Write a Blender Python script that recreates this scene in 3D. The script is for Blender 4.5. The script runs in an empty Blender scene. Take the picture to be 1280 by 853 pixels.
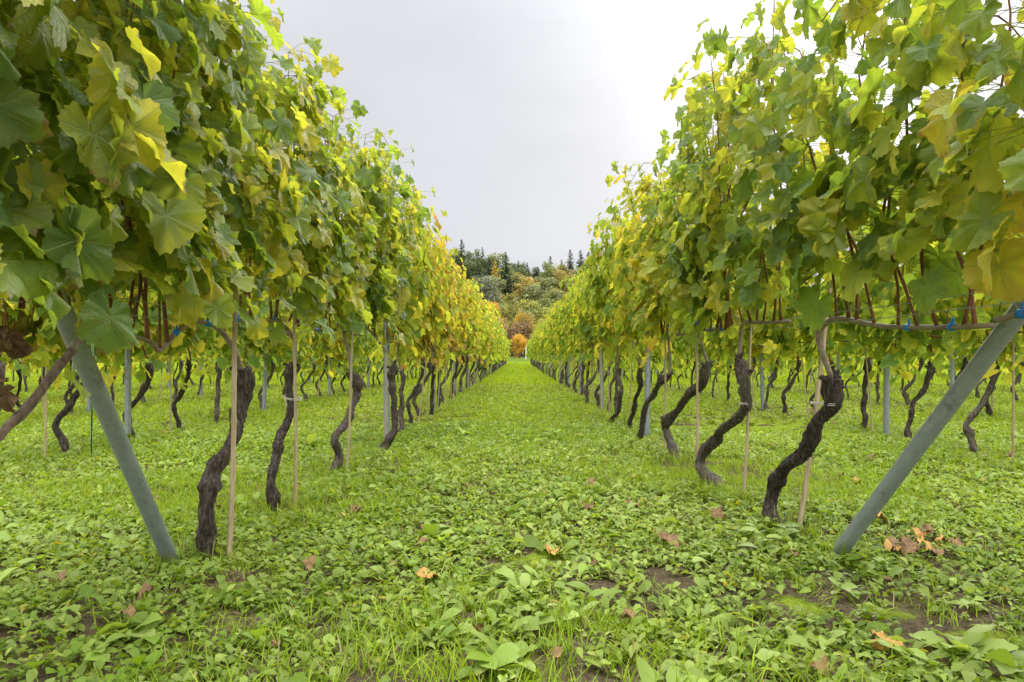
import bpy, math, random
import numpy as np
from mathutils import Vector, Matrix

R = math.radians
sc = bpy.context.scene
col = sc.collection

# ------------------------------------------------------------------ camera, sky, sun, exposure
F, CX, HY, EYE = 853.0, 648.0, 445.0, 0.86          # focal length in photo pixels, vanishing point, eye height
cam_d = bpy.data.cameras.new('camera')
cam_d.sensor_width = 36.0
cam_d.lens = 24.0
cam_d.clip_start, cam_d.clip_end = 0.05, 3000
cam = bpy.data.objects.new('camera', cam_d)
cam.location = (0, 0, EYE)
cam.rotation_euler = (R(90) + math.atan((HY - 426.5) / F), 0, math.atan((CX - 640) / F))
col.objects.link(cam)
sc.camera = cam

SUN_AZ, SUN_EL = R(25), R(27)
SUN = Vector((math.sin(SUN_AZ) * math.cos(SUN_EL), math.cos(SUN_AZ) * math.cos(SUN_EL), math.sin(SUN_EL)))
w = bpy.data.worlds.new('World')
sc.world = w
w.use_nodes = True
nt = w.node_tree
nt.nodes.clear()


class NT:
    """small helper for node trees"""
    def __init__(s, tree):
        s.t = tree

    def n(s, kind, **kw):
        x = s.t.nodes.new(kind)
        for k, v in kw.items():
            setattr(x, k, v)
        return x

    def put(s, v, sock):
        if isinstance(v, bpy.types.NodeSocket):
            s.t.links.new(v, sock)
        else:
            try:
                sock.default_value = v
            except Exception:
                sock.default_value = (v, v, v, 1) if len(sock.default_value) == 4 else (v, v, v)

    def m(s, op, a, b=0.0, c=0.0, clamp=False):
        x = s.n('ShaderNodeMath', operation=op, use_clamp=clamp)
        s.put(a, x.inputs[0]); s.put(b, x.inputs[1]); s.put(c, x.inputs[2])
        return x.outputs[0]

    def mix(s, f, a, b, blend='MIX'):
        x = s.n('ShaderNodeMix', data_type='RGBA', blend_type=blend)
        s.put(f, x.inputs[0]); s.put(a, x.inputs[6]); s.put(b, x.inputs[7])
        return x.outputs[2]

    def ramp(s, f, stops, interp='LINEAR'):
        x = s.n('ShaderNodeValToRGB')
        x.color_ramp.interpolation = interp
        e = x.color_ramp.elements
        while len(e) < len(stops):
            e.new(0.5)
        for i, (p, c) in enumerate(stops):
            e[i].position = p
            e[i].color = (*c, 1) if len(c) == 3 else c
        s.put(f, x.inputs[0])
        return x.outputs[0]

    def noise(s, vec, scale, detail=3.0, rough=0.5):
        x = s.n('ShaderNodeTexNoise')
        if vec is not None:
            s.put(vec, x.inputs['Vector'])
        x.inputs['Scale'].default_value = scale
        x.inputs['Detail'].default_value = detail
        x.inputs['Roughness'].default_value = rough
        return x.outputs['Fac']

    def smooth(s, v, a, b, c=0.0, d=1.0):
        x = s.n('ShaderNodeMapRange', interpolation_type='SMOOTHSTEP')
        s.put(v, x.inputs[0])
        for i, q in enumerate((a, b, c, d)):
            s.put(q, x.inputs[i + 1])
        return x.outputs[0]


N = NT(nt)
sky = N.n('ShaderNodeTexSky', sky_type='NISHITA', sun_disc=False)
sky.sun_elevation, sky.sun_rotation = SUN_EL, SUN_AZ
sky.dust_density = 4.0
hs = N.n('ShaderNodeHueSaturation')
hs.inputs['Saturation'].default_value = 0.25          # seen through the cloud layer
nt.links.new(sky.outputs[0], hs.inputs['Color'])
tc = N.n('ShaderNodeTexCoord')
sep = N.n('ShaderNodeSeparateXYZ')
nt.links.new(tc.outputs['Generated'], sep.inputs[0])
up = N.m('MAXIMUM', sep.outputs[2], 0.0)
dt = N.n('ShaderNodeVectorMath', operation='DOT_PRODUCT')
nt.links.new(tc.outputs['Generated'], dt.inputs[0])
dt.inputs[1].default_value = SUN
dpos = N.m('MAXIMUM', dt.outputs['Value'], 0.0)
glow = N.m('ADD', N.m('MULTIPLY', N.m('POWER', dpos, 60.0), 3.5), N.m('MULTIPLY', N.m('POWER', dpos, 30.0), 1.7))
mp = N.n('ShaderNodeMapping')
mp.inputs['Scale'].default_value = (1, 1, 2.6)
nt.links.new(tc.outputs['Generated'], mp.inputs[0])
cl = N.smooth(N.noise(mp.outputs[0], 1.7, 5.0, 0.55), 0.25, 0.75, 0.90, 1.09)
lum = N.m('MULTIPLY_ADD', N.m('POWER', up, 6.0), 92.0, 5.25)            # an overcast sky: the zenith several times brighter than the horizon
rear_fill = N.smooth(N.m('MULTIPLY', sep.outputs[1], -1.0), -0.1, 0.7, 0.0, 11.0)      # brightness added to the unseen sky behind the camera, lights leaves facing it
lum = N.m('ADD', N.m('MULTIPLY', N.m('ADD', lum, rear_fill), cl), glow)
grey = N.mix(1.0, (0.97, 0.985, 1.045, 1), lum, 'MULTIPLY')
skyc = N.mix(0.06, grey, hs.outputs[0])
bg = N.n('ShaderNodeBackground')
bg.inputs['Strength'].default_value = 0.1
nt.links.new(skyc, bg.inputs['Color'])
wo = N.n('ShaderNodeOutputWorld')
nt.links.new(bg.outputs[0], wo.inputs[0])

sun_d = bpy.data.lights.new('sun', 'SUN')
sun_d.energy, sun_d.angle, sun_d.color = 1.5, R(14), (1.0, 0.95, 0.86)
sun = bpy.data.objects.new('sun', sun_d)
sun.rotation_euler = SUN.to_track_quat('Z', 'Y').to_euler()
sun.location = SUN * 60
col.objects.link(sun)

sc.view_settings.view_transform = 'Standard'
sc.view_settings.look = 'None'
sc.view_settings.exposure = 0.4
sc.view_settings.gamma = 1.0
sc.view_settings.use_curve_mapping = False
sc.render.engine = 'CYCLES'
sc.cycles.max_bounces = 8
sc.cycles.diffuse_bounces = 5
sc.cycles.glossy_bounces = 2
sc.cycles.transmission_bounces = 4
sc.cycles.use_denoising = True
sc.cycles.sample_clamp_indirect = 6.0

rng = np.random.default_rng(7)
random.seed(7)

# ------------------------------------------------------------------ helpers


def hz(x, y):
    """height of the ground"""
    x = np.asarray(x, float); y = np.asarray(y, float)
    z = 0.018 * np.sin(1.9 * x + 0.7 * y) * np.sin(1.3 * y - 0.8 * x) + 0.012 * np.sin(4.1 * x + 1.0) * np.sin(3.7 * y)
    z = z * np.clip(1.5 - y / 60, 0, 1)
    t = np.clip((y - 70) / 26, 0, 1)
    return z + 0.62 * t * t * (3 - 2 * t)


def hillz(x, y):
    x = np.asarray(x, float); y = np.asarray(y, float)
    t = np.clip((y - 96) / 120, 0, 1)
    ridge = 21 + 4.5 * np.sin(-x / 30.0 + 0.55) + 2 * np.sin(x / 12.0)
    return 0.2 + ridge * (t * t * (3 - 2 * t)) * 0.9 + t * 2 + 0.5 * np.sin(x / 5) * np.sin(y / 7) * t


def mesh(name, V, faces, mat=None, smooth=False, attrs=None):
    """V (n,3) array; faces: list of index arrays, each (m,k)"""
    me = bpy.data.meshes.new(name)
    V = np.asarray(V, np.float32)
    fl = [np.asarray(f, np.int32) for f in faces if len(f)]
    me.vertices.add(len(V))
    me.vertices.foreach_set('co', V.ravel())
    nl = sum(f.size for f in fl); nf = sum(len(f) for f in fl)
    me.loops.add(nl)
    me.loops.foreach_set('vertex_index', np.concatenate([f.ravel() for f in fl]))
    me.polygons.add(nf)
    tot = np.concatenate([np.full(len(f), f.shape[1], np.int32) for f in fl])
    me.polygons.foreach_set('loop_start', np.concatenate([[0], np.cumsum(tot)[:-1]]).astype(np.int32))
    me.polygons.foreach_set('use_smooth', np.full(nf, smooth))
    for an, (ty, arr) in (attrs or {}).items():
        a = me.attributes.new(an, ty, 'POINT')
        a.data.foreach_set('color' if ty == 'FLOAT_COLOR' else 'vector', np.asarray(arr, np.float32).ravel())
    if mat:
        me.materials.append(mat)
    me.update(calc_edges=True)
    return me


def link(name, me, parent=None, loc=None):
    o = bpy.data.objects.new(name, me)
    col.objects.link(o)
    if parent:
        o.parent = parent
    if loc is not None:
        o.location = loc
    return o


def tag(o, label=None, cat=None, group=None, kind=None):
    for k, v in (('label', label), ('category', cat), ('group', group), ('kind', kind)):
        if v:
            o[k] = v
    return o


def thing(name, loc, label, cat, group=None):
    o = bpy.data.objects.new(name, None)
    o.empty_display_size = 0.1
    o.location = loc
    col.objects.link(o)
    return tag(o, label, cat, group)


def spline(P, n):
    """Catmull-Rom through P, n samples"""
    P = np.asarray(P, float)
    Q = np.vstack([2 * P[0] - P[1], P, 2 * P[-1] - P[-2]])
    seg = np.linalg.norm(np.diff(P, axis=0), axis=1)
    cum = np.concatenate([[0], np.cumsum(seg)])
    out = []
    for s in np.linspace(0, cum[-1], n):
        i = min(np.searchsorted(cum, s, 'right') - 1, len(P) - 2)
        t = (s - cum[i]) / max(seg[i], 1e-9)
        a, b, c, d = Q[i], Q[i + 1], Q[i + 2], Q[i + 3]
        out.append(0.5 * (2 * b + (c - a) * t + (2 * a - 5 * b + 4 * c - d) * t * t + (3 * b - a - 3 * c + d) * t ** 3))
    return np.array(out)


class MB:
    def __init__(s):
        s.V, s.T, s.Q, s.n = [], [], [], 0

    def tube(s, P, rad, sides=8, rough=0.0, seed=0, cap=True):
        P = np.asarray(P, float); n = len(P)
        rad = np.broadcast_to(np.asarray(rad, float), (n,))
        T = np.gradient(P, axis=0)
        T /= np.linalg.norm(T, axis=1)[:, None] + 1e-12
        ref = np.array([1., 0.13, 0.07]) if abs(T[:, 0]).mean() < 0.75 else np.array([0.1, 0.05, 1.])
        U = np.cross(T, ref); U /= np.linalg.norm(U, axis=1)[:, None] + 1e-12
        W = np.cross(T, U)
        a = np.linspace(0, 2 * np.pi, sides, endpoint=False)
        rr = np.ones((n, sides)) * rad[:, None]
        if rough:
            g = np.random.default_rng(seed)
            i = np.linspace(0, 1, n)[:, None]
            for k in range(7):
                f = g.uniform(2, 26); ka = g.integers(1, 5); ph = g.uniform(0, 6.28); pa = g.uniform(-3, 3)
                rr *= 1 + rough * (0.55 if k < 3 else 0.35) * np.sin(f * i + ph + 0 * a) * np.cos(ka * a + pa * 6 * i + ph)
            rr *= 1 + rough * 0.22 * g.standard_normal((n, sides))
        V = P[:, None, :] + rr[..., None] * (np.cos(a)[None, :, None] * U[:, None, :] + np.sin(a)[None, :, None] * W[:, None, :])
        b = s.n
        s.V.append(V.reshape(-1, 3))
        i = np.arange(n - 1)[:, None] * sides; j = np.arange(sides)[None, :]; j2 = (j + 1) % sides
        s.Q.append(np.stack([b + i + j, b + i + j2, b + i + sides + j2, b + i + sides + j], -1).reshape(-1, 4))
        s.n += n * sides
        if cap:
            s.V.append(np.array([P[0], P[-1]]))
            j = j.ravel(); j2 = j2.ravel()
            s.T.append(np.stack([np.full(sides, s.n), b + j2, b + j], -1))
            e = b + (n - 1) * sides
            s.T.append(np.stack([np.full(sides, s.n + 1), e + j, e + j2], -1))
            s.n += 2

    def add(s, V, tris=None, quads=None):
        V = np.asarray(V, float)
        if tris is not None and len(tris):
            s.T.append(np.asarray(tris) + s.n)
        if quads is not None and len(quads):
            s.Q.append(np.asarray(quads) + s.n)
        s.V.append(V); s.n += len(V)

    def mesh(s, name, mat, smooth=True):
        f = []
        if s.T: f.append(np.concatenate(s.T))
        if s.Q: f.append(np.concatenate(s.Q))
        return mesh(name, np.concatenate(s.V), f, mat, smooth)


def px(x, y, d):
    """point seen at photo pixel (x, y) at distance d along the rows"""
    return np.array([(x - CX) / F * d, d, EYE + (HY - y) / F * d])


# ------------------------------------------------------------------ materials
def material(name):
    m = bpy.data.materials.new(name)
    m.use_nodes = True
    m.node_tree.nodes.clear()
    return m, NT(m.node_tree)


def finish(N, shader, disp=None):
    o = N.n('ShaderNodeOutputMaterial')
    N.t.links.new(shader, o.inputs[0])


def principled(N, colour, rough=0.6, spec=0.3, metal=0.0, normal=None):
    p = N.n('ShaderNodeBsdfPrincipled')
    N.put(colour, p.inputs['Base Color'])
    N.put(rough, p.inputs['Roughness'])
    N.put(spec, p.inputs['Specular IOR Level'])
    N.put(metal, p.inputs['Metallic'])
    if normal is not None:
        N.t.links.new(normal, p.inputs['Normal'])
    return p.outputs[0]


def bump(N, h, strength=0.5, dist=0.01):
    b = N.n('ShaderNodeBump')
    b.inputs['Strength'].default_value = strength
    b.inputs['Distance'].default_value = dist
    N.t.links.new(h, b.inputs['Height'])
    return b.outputs[0]


def attr(N, name, kind='GEOMETRY'):
    return N.n('ShaderNodeAttribute', attribute_type=kind, attribute_name=name)


def leaf_shader(N, front, trans, tfac, rough=0.42, spec=0.35, normal=None):
    p = principled(N, front, rough, spec, 0.0, normal)
    t = N.n('ShaderNodeBsdfTranslucent')
    N.put(trans, t.inputs['Color'])
    mx = N.n('ShaderNodeMixShader')
    N.put(tfac, mx.inputs[0])
    N.t.links.new(p, mx.inputs[1]); N.t.links.new(t.outputs[0], mx.inputs[2])
    return mx.outputs[0]


def mat_vine_leaf(detail):
    m, N = material('vine leaf')
    ti = N.n('ShaderNodeSeparateColor')
    N.t.links.new(attr(N, 'tint').outputs['Color'], ti.inputs[0])
    r1, r2, r3 = ti.outputs[0], ti.outputs[1], ti.outputs[2]
    aut = attr(N, 'autumn', 'OBJECT').outputs['Fac']
    uv = attr(N, 'luv').outputs['Vector']
    su = N.n('ShaderNodeSeparateXYZ')
    N.t.links.new(uv, su.inputs[0])
    ax, ay = N.m('ABSOLUTE', su.outputs[0]), su.outputs[1]
    rad = N.m('SQRT', N.m('ADD', N.m('MULTIPLY', ax, ax), N.m('MULTIPLY', ay, ay)))
    # how far this leaf has turned, worst at its margin and between the veins
    a = N.m('ADD', N.m('MULTIPLY', aut, 1.6), N.m('MULTIPLY', r1, -0.78))
    geo = N.n('ShaderNodeNewGeometry')
    nz = N.noise(geo.outputs['Position'], 26.0 if detail else 9.0, 3.0)
    a = N.m('ADD', a, N.m('MULTIPLY_ADD', rad, 0.24, -0.12))
    a = N.m('ADD', a, N.m('MULTIPLY_ADD', nz, 0.5, -0.25))
    a = N.m('ADD', a, 0.38, clamp=True)
    c = N.ramp(a, [(0.0, (0.088, 0.152, 0.030)), (0.22, (0.145, 0.212, 0.028)), (0.45, (0.235, 0.285, 0.030)),
                   (0.74, (0.42, 0.375, 0.035)), (0.92, (0.47, 0.30, 0.04)), (1.0, (0.34, 0.16, 0.045))])
    t = N.ramp(a, [(0.0, (0.32, 0.45, 0.035)), (0.22, (0.45, 0.555, 0.035)), (0.45, (0.59, 0.625, 0.040)),
                   (0.74, (0.76, 0.65, 0.045)), (0.92, (0.72, 0.46, 0.04)), (1.0, (0.48, 0.20, 0.04))])
    br = N.m('MULTIPLY_ADD', r2, 0.6, 0.70)
    c = N.mix(1.0, c, br, 'MULTIPLY')
    nrm = None
    if detail:
        veins = None
        for deg in (0, 50, 104):
            sx, cy = math.sin(R(deg)), math.cos(R(deg))
            cr = N.m('ABSOLUTE', N.m('SUBTRACT', N.m('MULTIPLY', ax, cy), N.m('MULTIPLY', ay, sx)))
            dp = N.m('ADD', N.m('MULTIPLY', ax, sx), N.m('MULTIPLY', ay, cy))
            wide = N.m('MULTIPLY_ADD', dp, -0.016, 0.026)
            k = N.m('MULTIPLY', N.smooth(N.m('DIVIDE', cr, N.m('MAXIMUM', wide, 0.004)), 0.35, 1.0, 1.0, 0.0), N.m('GREATER_THAN', dp, 0.0))
            # side veins leave the main vein slantwise
            fr = N.m('ABSOLUTE', N.m('SUBTRACT', N.m('FRACT', N.m('MULTIPLY', N.m('SUBTRACT', dp, N.m('MULTIPLY', cr, 0.9)), 6.0)), 0.5))
            side = N.m('MULTIPLY', N.smooth(fr, 0.0, 0.07, 0.42, 0.0), N.m('MULTIPLY', N.m('LESS_THAN', cr, N.m('MULTIPLY', dp, 0.42)), N.m('GREATER_THAN', dp, 0.05)))
            k = N.m('MAXIMUM', k, side)
            veins = k if veins is None else N.m('MAXIMUM', veins, k)
        c = N.mix(N.m('MULTIPLY', veins, 0.7), c, (0.33, 0.36, 0.11, 1))
        t = N.mix(N.m('MULTIPLY', veins, 0.5), t, (0.30, 0.34, 0.04, 1))
        # rusty specks and margins on some leaves
        sp = N.m('MULTIPLY', N.smooth(N.noise(geo.outputs['Position'], 70.0, 2.0), 0.66, 0.72), N.smooth(r3, 0.5, 0.8))
        c = N.mix(N.m('MULTIPLY', sp, 0.8), c, (0.12, 0.065, 0.02, 1))
        t = N.mix(N.m('MULTIPLY', sp, 0.7), t, (0.16, 0.08, 0.02, 1))
        ed = N.m('MULTIPLY', N.smooth(N.m('ADD', rad, N.m('MULTIPLY_ADD', N.noise(geo.outputs['Position'], 45.0, 3.0), 0.7, -0.35)), 0.84, 0.93), N.smooth(r3, 0.55, 0.7))
        c = N.mix(N.m('MULTIPLY', ed, 0.75), c, (0.20, 0.105, 0.03, 1))
        t = N.mix(N.m('MULTIPLY', ed, 0.7), t, (0.28, 0.13, 0.02, 1))
        h = N.m('ADD', N.m('MULTIPLY', veins, -0.6), N.noise(geo.outputs['Position'], 140.0, 2.0))
        nrm = bump(N, h, 0.7, 0.005)
    # the downy underside is paler
    back = geo.outputs['Backfacing']
    c = N.mix(N.m('MULTIPLY', back, 0.4), c, (0.24, 0.29, 0.11, 1))
    sh = leaf_shader(N, c, t, 0.52, 0.48 if detail else 0.66, N.m('MULTIPLY_ADD', r3, 0.25, 0.24) if detail else 0.10, nrm)
    finish(N, sh)
    return m


def mat_plain_leaf(name, tfac=0.4, rough=0.5, tmul=(1.5, 1.45, 0.5)):
    """colour of every leaf is its own, kept in the mesh"""
    m, N = material(name)
    c = attr(N, 'tint').outputs['Color']
    t = N.mix(1.0, c, (*tmul, 1), 'MULTIPLY')
    finish(N, leaf_shader(N, c, t, tfac, rough, 0.24))
    return m


def mat_crown():
    m, N = material('tree foliage')
    ti = N.n('ShaderNodeSeparateColor')
    N.t.links.new(attr(N, 'tint').outputs['Color'], ti.inputs[0])
    base = attr(N, 'crown_colour', 'OBJECT').outputs['Color']
    c = N.mix(1.0, base, N.m('MULTIPLY_ADD', ti.outputs[0], 0.9, 0.55), 'MULTIPLY')
    c = N.mix(N.m('MULTIPLY', ti.outputs[1], 0.35), c, (0.16, 0.14, 0.03, 1))
    finish(N, leaf_shader(N, c, c, 0.3, 0.6, 0.2))
    return m


def mat_bark():
    m, N = material('vine bark')
    tcn = N.n('ShaderNodeTexCoord')
    mpn = N.n('ShaderNodeMapping')
    mpn.inputs['Scale'].default_value = (1, 1, 0.2)
    N.t.links.new(tcn.outputs['Object'], mpn.inputs[0])
    f = N.noise(mpn.outputs[0], 95.0, 4.0, 0.65)
    g = N.noise(tcn.outputs['Object'], 14.0, 3.0)
    c = N.ramp(f, [(0.28, (0.014, 0.010, 0.008)), (0.5, (0.062, 0.047, 0.036)), (0.70, (0.20, 0.16, 0.125))])
    c = N.mix(N.smooth(g, 0.50, 0.75, 0.0, 0.55), c, (0.13, 0.115, 0.085, 1))
    oi = N.n('ShaderNodeObjectInfo')
    c = N.mix(N.m('MULTIPLY', N.smooth(N.noise(tcn.outputs['Object'], 5.0, 3.0), .45, .7), N.m('MULTIPLY', oi.outputs['Random'], .6)), c, (0.10, 0.105, 0.06, 1))
    c = N.mix(1.0, c, N.m('MULTIPLY_ADD', oi.outputs['Random'], 0.9, 0.7), 'MULTIPLY')
    finish(N, principled(N, c, 0.85, 0.2, 0, bump(N, f, 1.0, 0.02)))
    return m


def mat_noise(name, a, b, scale, rough=0.6, stretch=(1, 1, 1), bumpd=0.0, spec=0.3, metal=0.0):
    m, N = material(name)
    tcn = N.n('ShaderNodeTexCoord')
    mpn = N.n('ShaderNodeMapping')
    mpn.inputs['Scale'].default_value = stretch
    N.t.links.new(tcn.outputs['Object'], mpn.inputs[0])
    f = N.noise(mpn.outputs[0], scale, 4.0, 0.6)
    c = N.ramp(f, [(0.3, a), (0.7, b)])
    finish(N, principled(N, c, rough, spec, metal, bump(N, f, 0.5, bumpd) if bumpd else None))
    return m


def mat_galvanised():
    m, N = material('galvanised steel')
    tcn = N.n('ShaderNodeTexCoord')
    v = N.n('ShaderNodeTexVoronoi')
    v.inputs['Scale'].default_value = 55.0
    N.t.links.new(tcn.outputs['Object'], v.inputs['Vector'])
    sc_ = N.n('ShaderNodeSeparateColor')
    N.t.links.new(v.outputs['Color'], sc_.inputs[0])
    g = N.noise(tcn.outputs['Object'], 9.0, 5.0, 0.7)
    mpn = N.n('ShaderNodeMapping')
    mpn.inputs['Scale'].default_value = (3, 3, 0.8)
    N.t.links.new(tcn.outputs['Object'], mpn.inputs[0])
    st = N.noise(mpn.outputs[0], 12.0, 4.0, 0.6)
    c = N.ramp(st, [(0.3, (0.25, 0.27, 0.295)), (0.55, (0.30, 0.32, 0.345)), (0.8, (0.36, 0.38, 0.405))])
    c = N.mix(N.m('MULTIPLY', sc_.outputs[0], 0.25), c, (0.42, 0.46, 0.48, 1))
    c = N.mix(N.smooth(g, 0.55, 0.66, 0, 0.6), c, (0.12, 0.115, 0.09, 1))
    finish(N, principled(N, c, N.m('MULTIPLY_ADD', g, 0.3, 0.24), 0.5, 0.5))
    return m


def mat_ground():
    m, N = material('weedy soil')
    g = N.n('ShaderNodeNewGeometry')
    p = g.outputs['Position']
    a = N.noise(p, 2.6, 5.0, 0.6)
    b = N.noise(p, 38.0, 4.0, 0.7)
    d = N.noise(p, 0.35, 3.0)
    soil = N.ramp(b, [(0.3, (0.045, 0.034, 0.020)), (0.6, (0.115, 0.090, 0.052)), (0.8, (0.20, 0.165, 0.095))])
    green = N.ramp(b, [(0.25, (0.06, 0.085, 0.010)), (0.5, (0.15, 0.20, 0.018)), (0.75, (0.27, 0.32, 0.05))])
    green = N.mix(N.smooth(d, 0.4, 0.65, 0, 0.5), green, (0.22, 0.29, 0.03, 1))
    spz = N.n('ShaderNodeSeparateXYZ')
    N.t.links.new(p, spz.inputs[0])
    near = N.smooth(spz.outputs[1], 3.0, 8.0, 0.12, 0.0)
    b = N.m('ADD', N.m('MULTIPLY', b, 0.6), N.m('MULTIPLY', N.noise(p, 170.0, 3.0, 0.7), 0.4))
    c = N.mix(N.smooth(N.m('SUBTRACT', a, near), 0.40, 0.50), soil, green)
    sp = N.n('ShaderNodeSeparateXYZ')
    N.t.links.new(p, sp.inputs[0])
    lawn = N.ramp(b, [(0.25, (0.085, 0.13, 0.004)), (0.6, (0.165, 0.215, 0.008)), (0.85, (0.25, 0.285, 0.022))])
    c = N.mix(N.smooth(sp.outputs[1], 9.0, 22.0), c, lawn)     # bare soil gives way to closed turf along the row
    c = N.mix(N.smooth(sp.outputs[1], 72.0, 84.0, 0, 0.85), c, (0.07, 0.10, 0.02, 1))     # rough unmown grass past the rows
    finish(N, principled(N, c, 1.0, 0.0, 0, bump(N, b, 0.8, 0.03)))
    return m


M_LEAF = mat_vine_leaf(True)
M_LEAF_FAR = mat_vine_leaf(False)
M_WEED = mat_plain_leaf('weed leaf', 0.40, 0.55)
M_CROWN = mat_crown()
M_BARK = mat_bark()
M_SHOOT = mat_noise('ripe shoot bark', (0.095, 0.030, 0.015), (0.26, 0.105, 0.05), 60, 0.5, (1, 1, 0.15), 0.002)
M_CANE = mat_noise('old cane bark', (0.17, 0.125, 0.085), (0.34, 0.28, 0.21), 50, 0.75, (1, 0.2, 1), 0.004)
M_OLDCANE = mat_noise('brown stringy bark', (0.06, 0.042, 0.03), (0.24, 0.17, 0.115), 60, 0.85, (1, 1, 0.2), 0.006)
M_STEEL = mat_galvanised()
M_WIRE = mat_noise('wire', (0.28, 0.30, 0.30), (0.42, 0.44, 0.44), 20, 0.4, metal=0.5)
M_BAMBOO = mat_noise('bamboo', (0.30, 0.215, 0.11), (0.50, 0.40, 0.25), 18, 0.55, (3, 3, 0.4))
M_BLUE = mat_noise('blue plastic', (0.01, 0.16, 0.55), (0.02, 0.24, 0.72), 30, 0.4)
M_STRING = mat_noise('string', (0.42, 0.38, 0.30), (0.60, 0.56, 0.47), 60, 0.8)
M_GREENROD = mat_noise('green coated rod', (0.01, 0.09, 0.035), (0.015, 0.13, 0.05), 20, 0.45)
M_DEAD = mat_noise('dead leaf', (0.085, 0.045, 0.018), (0.29, 0.17, 0.065), 26, 0.7, bumpd=0.004)
M_WITHER = mat_noise('withered leaf', (0.10, 0.055, 0.025), (0.24, 0.15, 0.075), 26, 0.8, bumpd=0.004)
M_DEAD_Y = mat_noise('yellowed dead leaf', (0.30, 0.12, 0.03), (0.46, 0.30, 0.06), 18, 0.6, bumpd=0.004)
M_WOOD = mat_noise('tree bark', (0.05, 0.04, 0.03), (0.14, 0.11, 0.085), 6, 0.9, (1, 1, 0.2), 0.03)
M_CONC = mat_noise('weathered white post', (0.45, 0.45, 0.42), (0.65, 0.65, 0.62), 8, 0.8)
M_HILL = mat_noise('hill undergrowth', (0.07, 0.08, 0.022), (0.19, 0.17, 0.05), 0.35, 0.95)

# ------------------------------------------------------------------ ground and hill


def grid(xs, ys, zf):
    X, Y = np.meshgrid(xs, ys)
    V = np.stack([X, Y, zf(X, Y)], -1).reshape(-1, 3)
    nx, ny = len(xs), len(ys)
    i = np.arange(ny - 1)[:, None] * nx; j = np.arange(nx - 1)[None, :]
    return V, np.stack([i + j, i + j + 1, i + nx + j + 1, i + nx + j], -1).reshape(-1, 4)


u = np.linspace(-1, 1, 161)
xs = np.sinh(u * 6.2) / np.sinh(6.2) * 900
ys = np.concatenate([np.linspace(-40, 0, 9)[:-1], np.linspace(0, 12, 70)[:-1], np.linspace(12, 110, 90), np.geomspace(115, 1500, 30)])
V, Q = grid(xs, ys, hz)
tag(link('ground', mesh('ground', V, [Q], mat_ground(), True)), 'green weedy vineyard ground running between and under the vine rows', 'ground', kind='structure')
V, Q = grid(np.linspace(-260, 260, 90), np.linspace(97, 420, 60), hillz)
tag(link('hill', mesh('hill', V, [Q], M_HILL, True)), 'low wooded hill closing the view beyond the vineyard', 'hill', kind='structure')

# ------------------------------------------------------------------ vine leaves
HALF_A = np.array([0, 9, 17, 26, 33, 42, 50, 58, 67, 76, 85, 95, 104, 113, 123, 134, 146, 158, 168, 175], float)
HALF_R = np.array([1.0, .93, .90, .85, .80, .86, .92, .87, .84, .77, .73, .77, .79, .77, .75, .72, .68, .60, .46, .16])
TOOTH = np.array([1.0, .96, 1.05, .96, 1.0, .95, 1.05, .96, 1.06, .95, 1.0, .96, 1.06, .95, 1.05, .95, 1.05, .95, 1.02, 1])


def leaf_template(lod):
    if lod == 0:
        ha = np.concatenate([np.linspace(0, 168, 29), [175]])
        hr = np.interp(ha, HALF_A, HALF_R)
        k = np.arange(30)
        hr = hr * np.where(k % 2 == 0, 1.035 + .018 * np.sin(k * 2.3), .955 + .012 * np.cos(k * 1.7))
        hr[0], hr[-1] = 1.02, .16
    elif lod == 1:
        k = [0, 2, 4, 6, 10, 12, 16, 19]
        ha, hr = HALF_A[k], HALF_R[k] * 1.02
    else:
        k = [0, 6, 12, 19]
        ha, hr = HALF_A[k], HALF_R[k] * 0.98
    ang = np.radians(np.concatenate([ha, -ha[:0:-1]]))
    rr = np.concatenate([hr, hr[:0:-1]])
    n = len(ang)
    outer = np.stack([np.sin(ang) * rr, np.cos(ang) * rr], -1)
    j = np.arange(n); j2 = (j + 1) % n
    gap = len(ha) - 1
    if lod == 0:
        mid = outer * 0.52
        V = np.vstack([[[0, 0]], mid, outer])
        keep = j != gap                                   # the notch where the stalk joins stays open
        T = np.stack([np.zeros(n, int), 1 + j2, 1 + j], -1)[keep]
        Q = np.stack([1 + j, 1 + j2, 1 + n + j2, 1 + n + j], -1)[keep]
        return V, T, Q
    V = np.vstack([[[0, 0]], outer])
    keep = j != gap
    return V, np.stack([np.zeros(n, int), 1 + j2, 1 + j], -1)[keep], None


TEMPL = [leaf_template(i) for i in range(3)]


def unit(a):
    return a / (np.linalg.norm(a, axis=-1, keepdims=True) + 1e-12)


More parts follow.
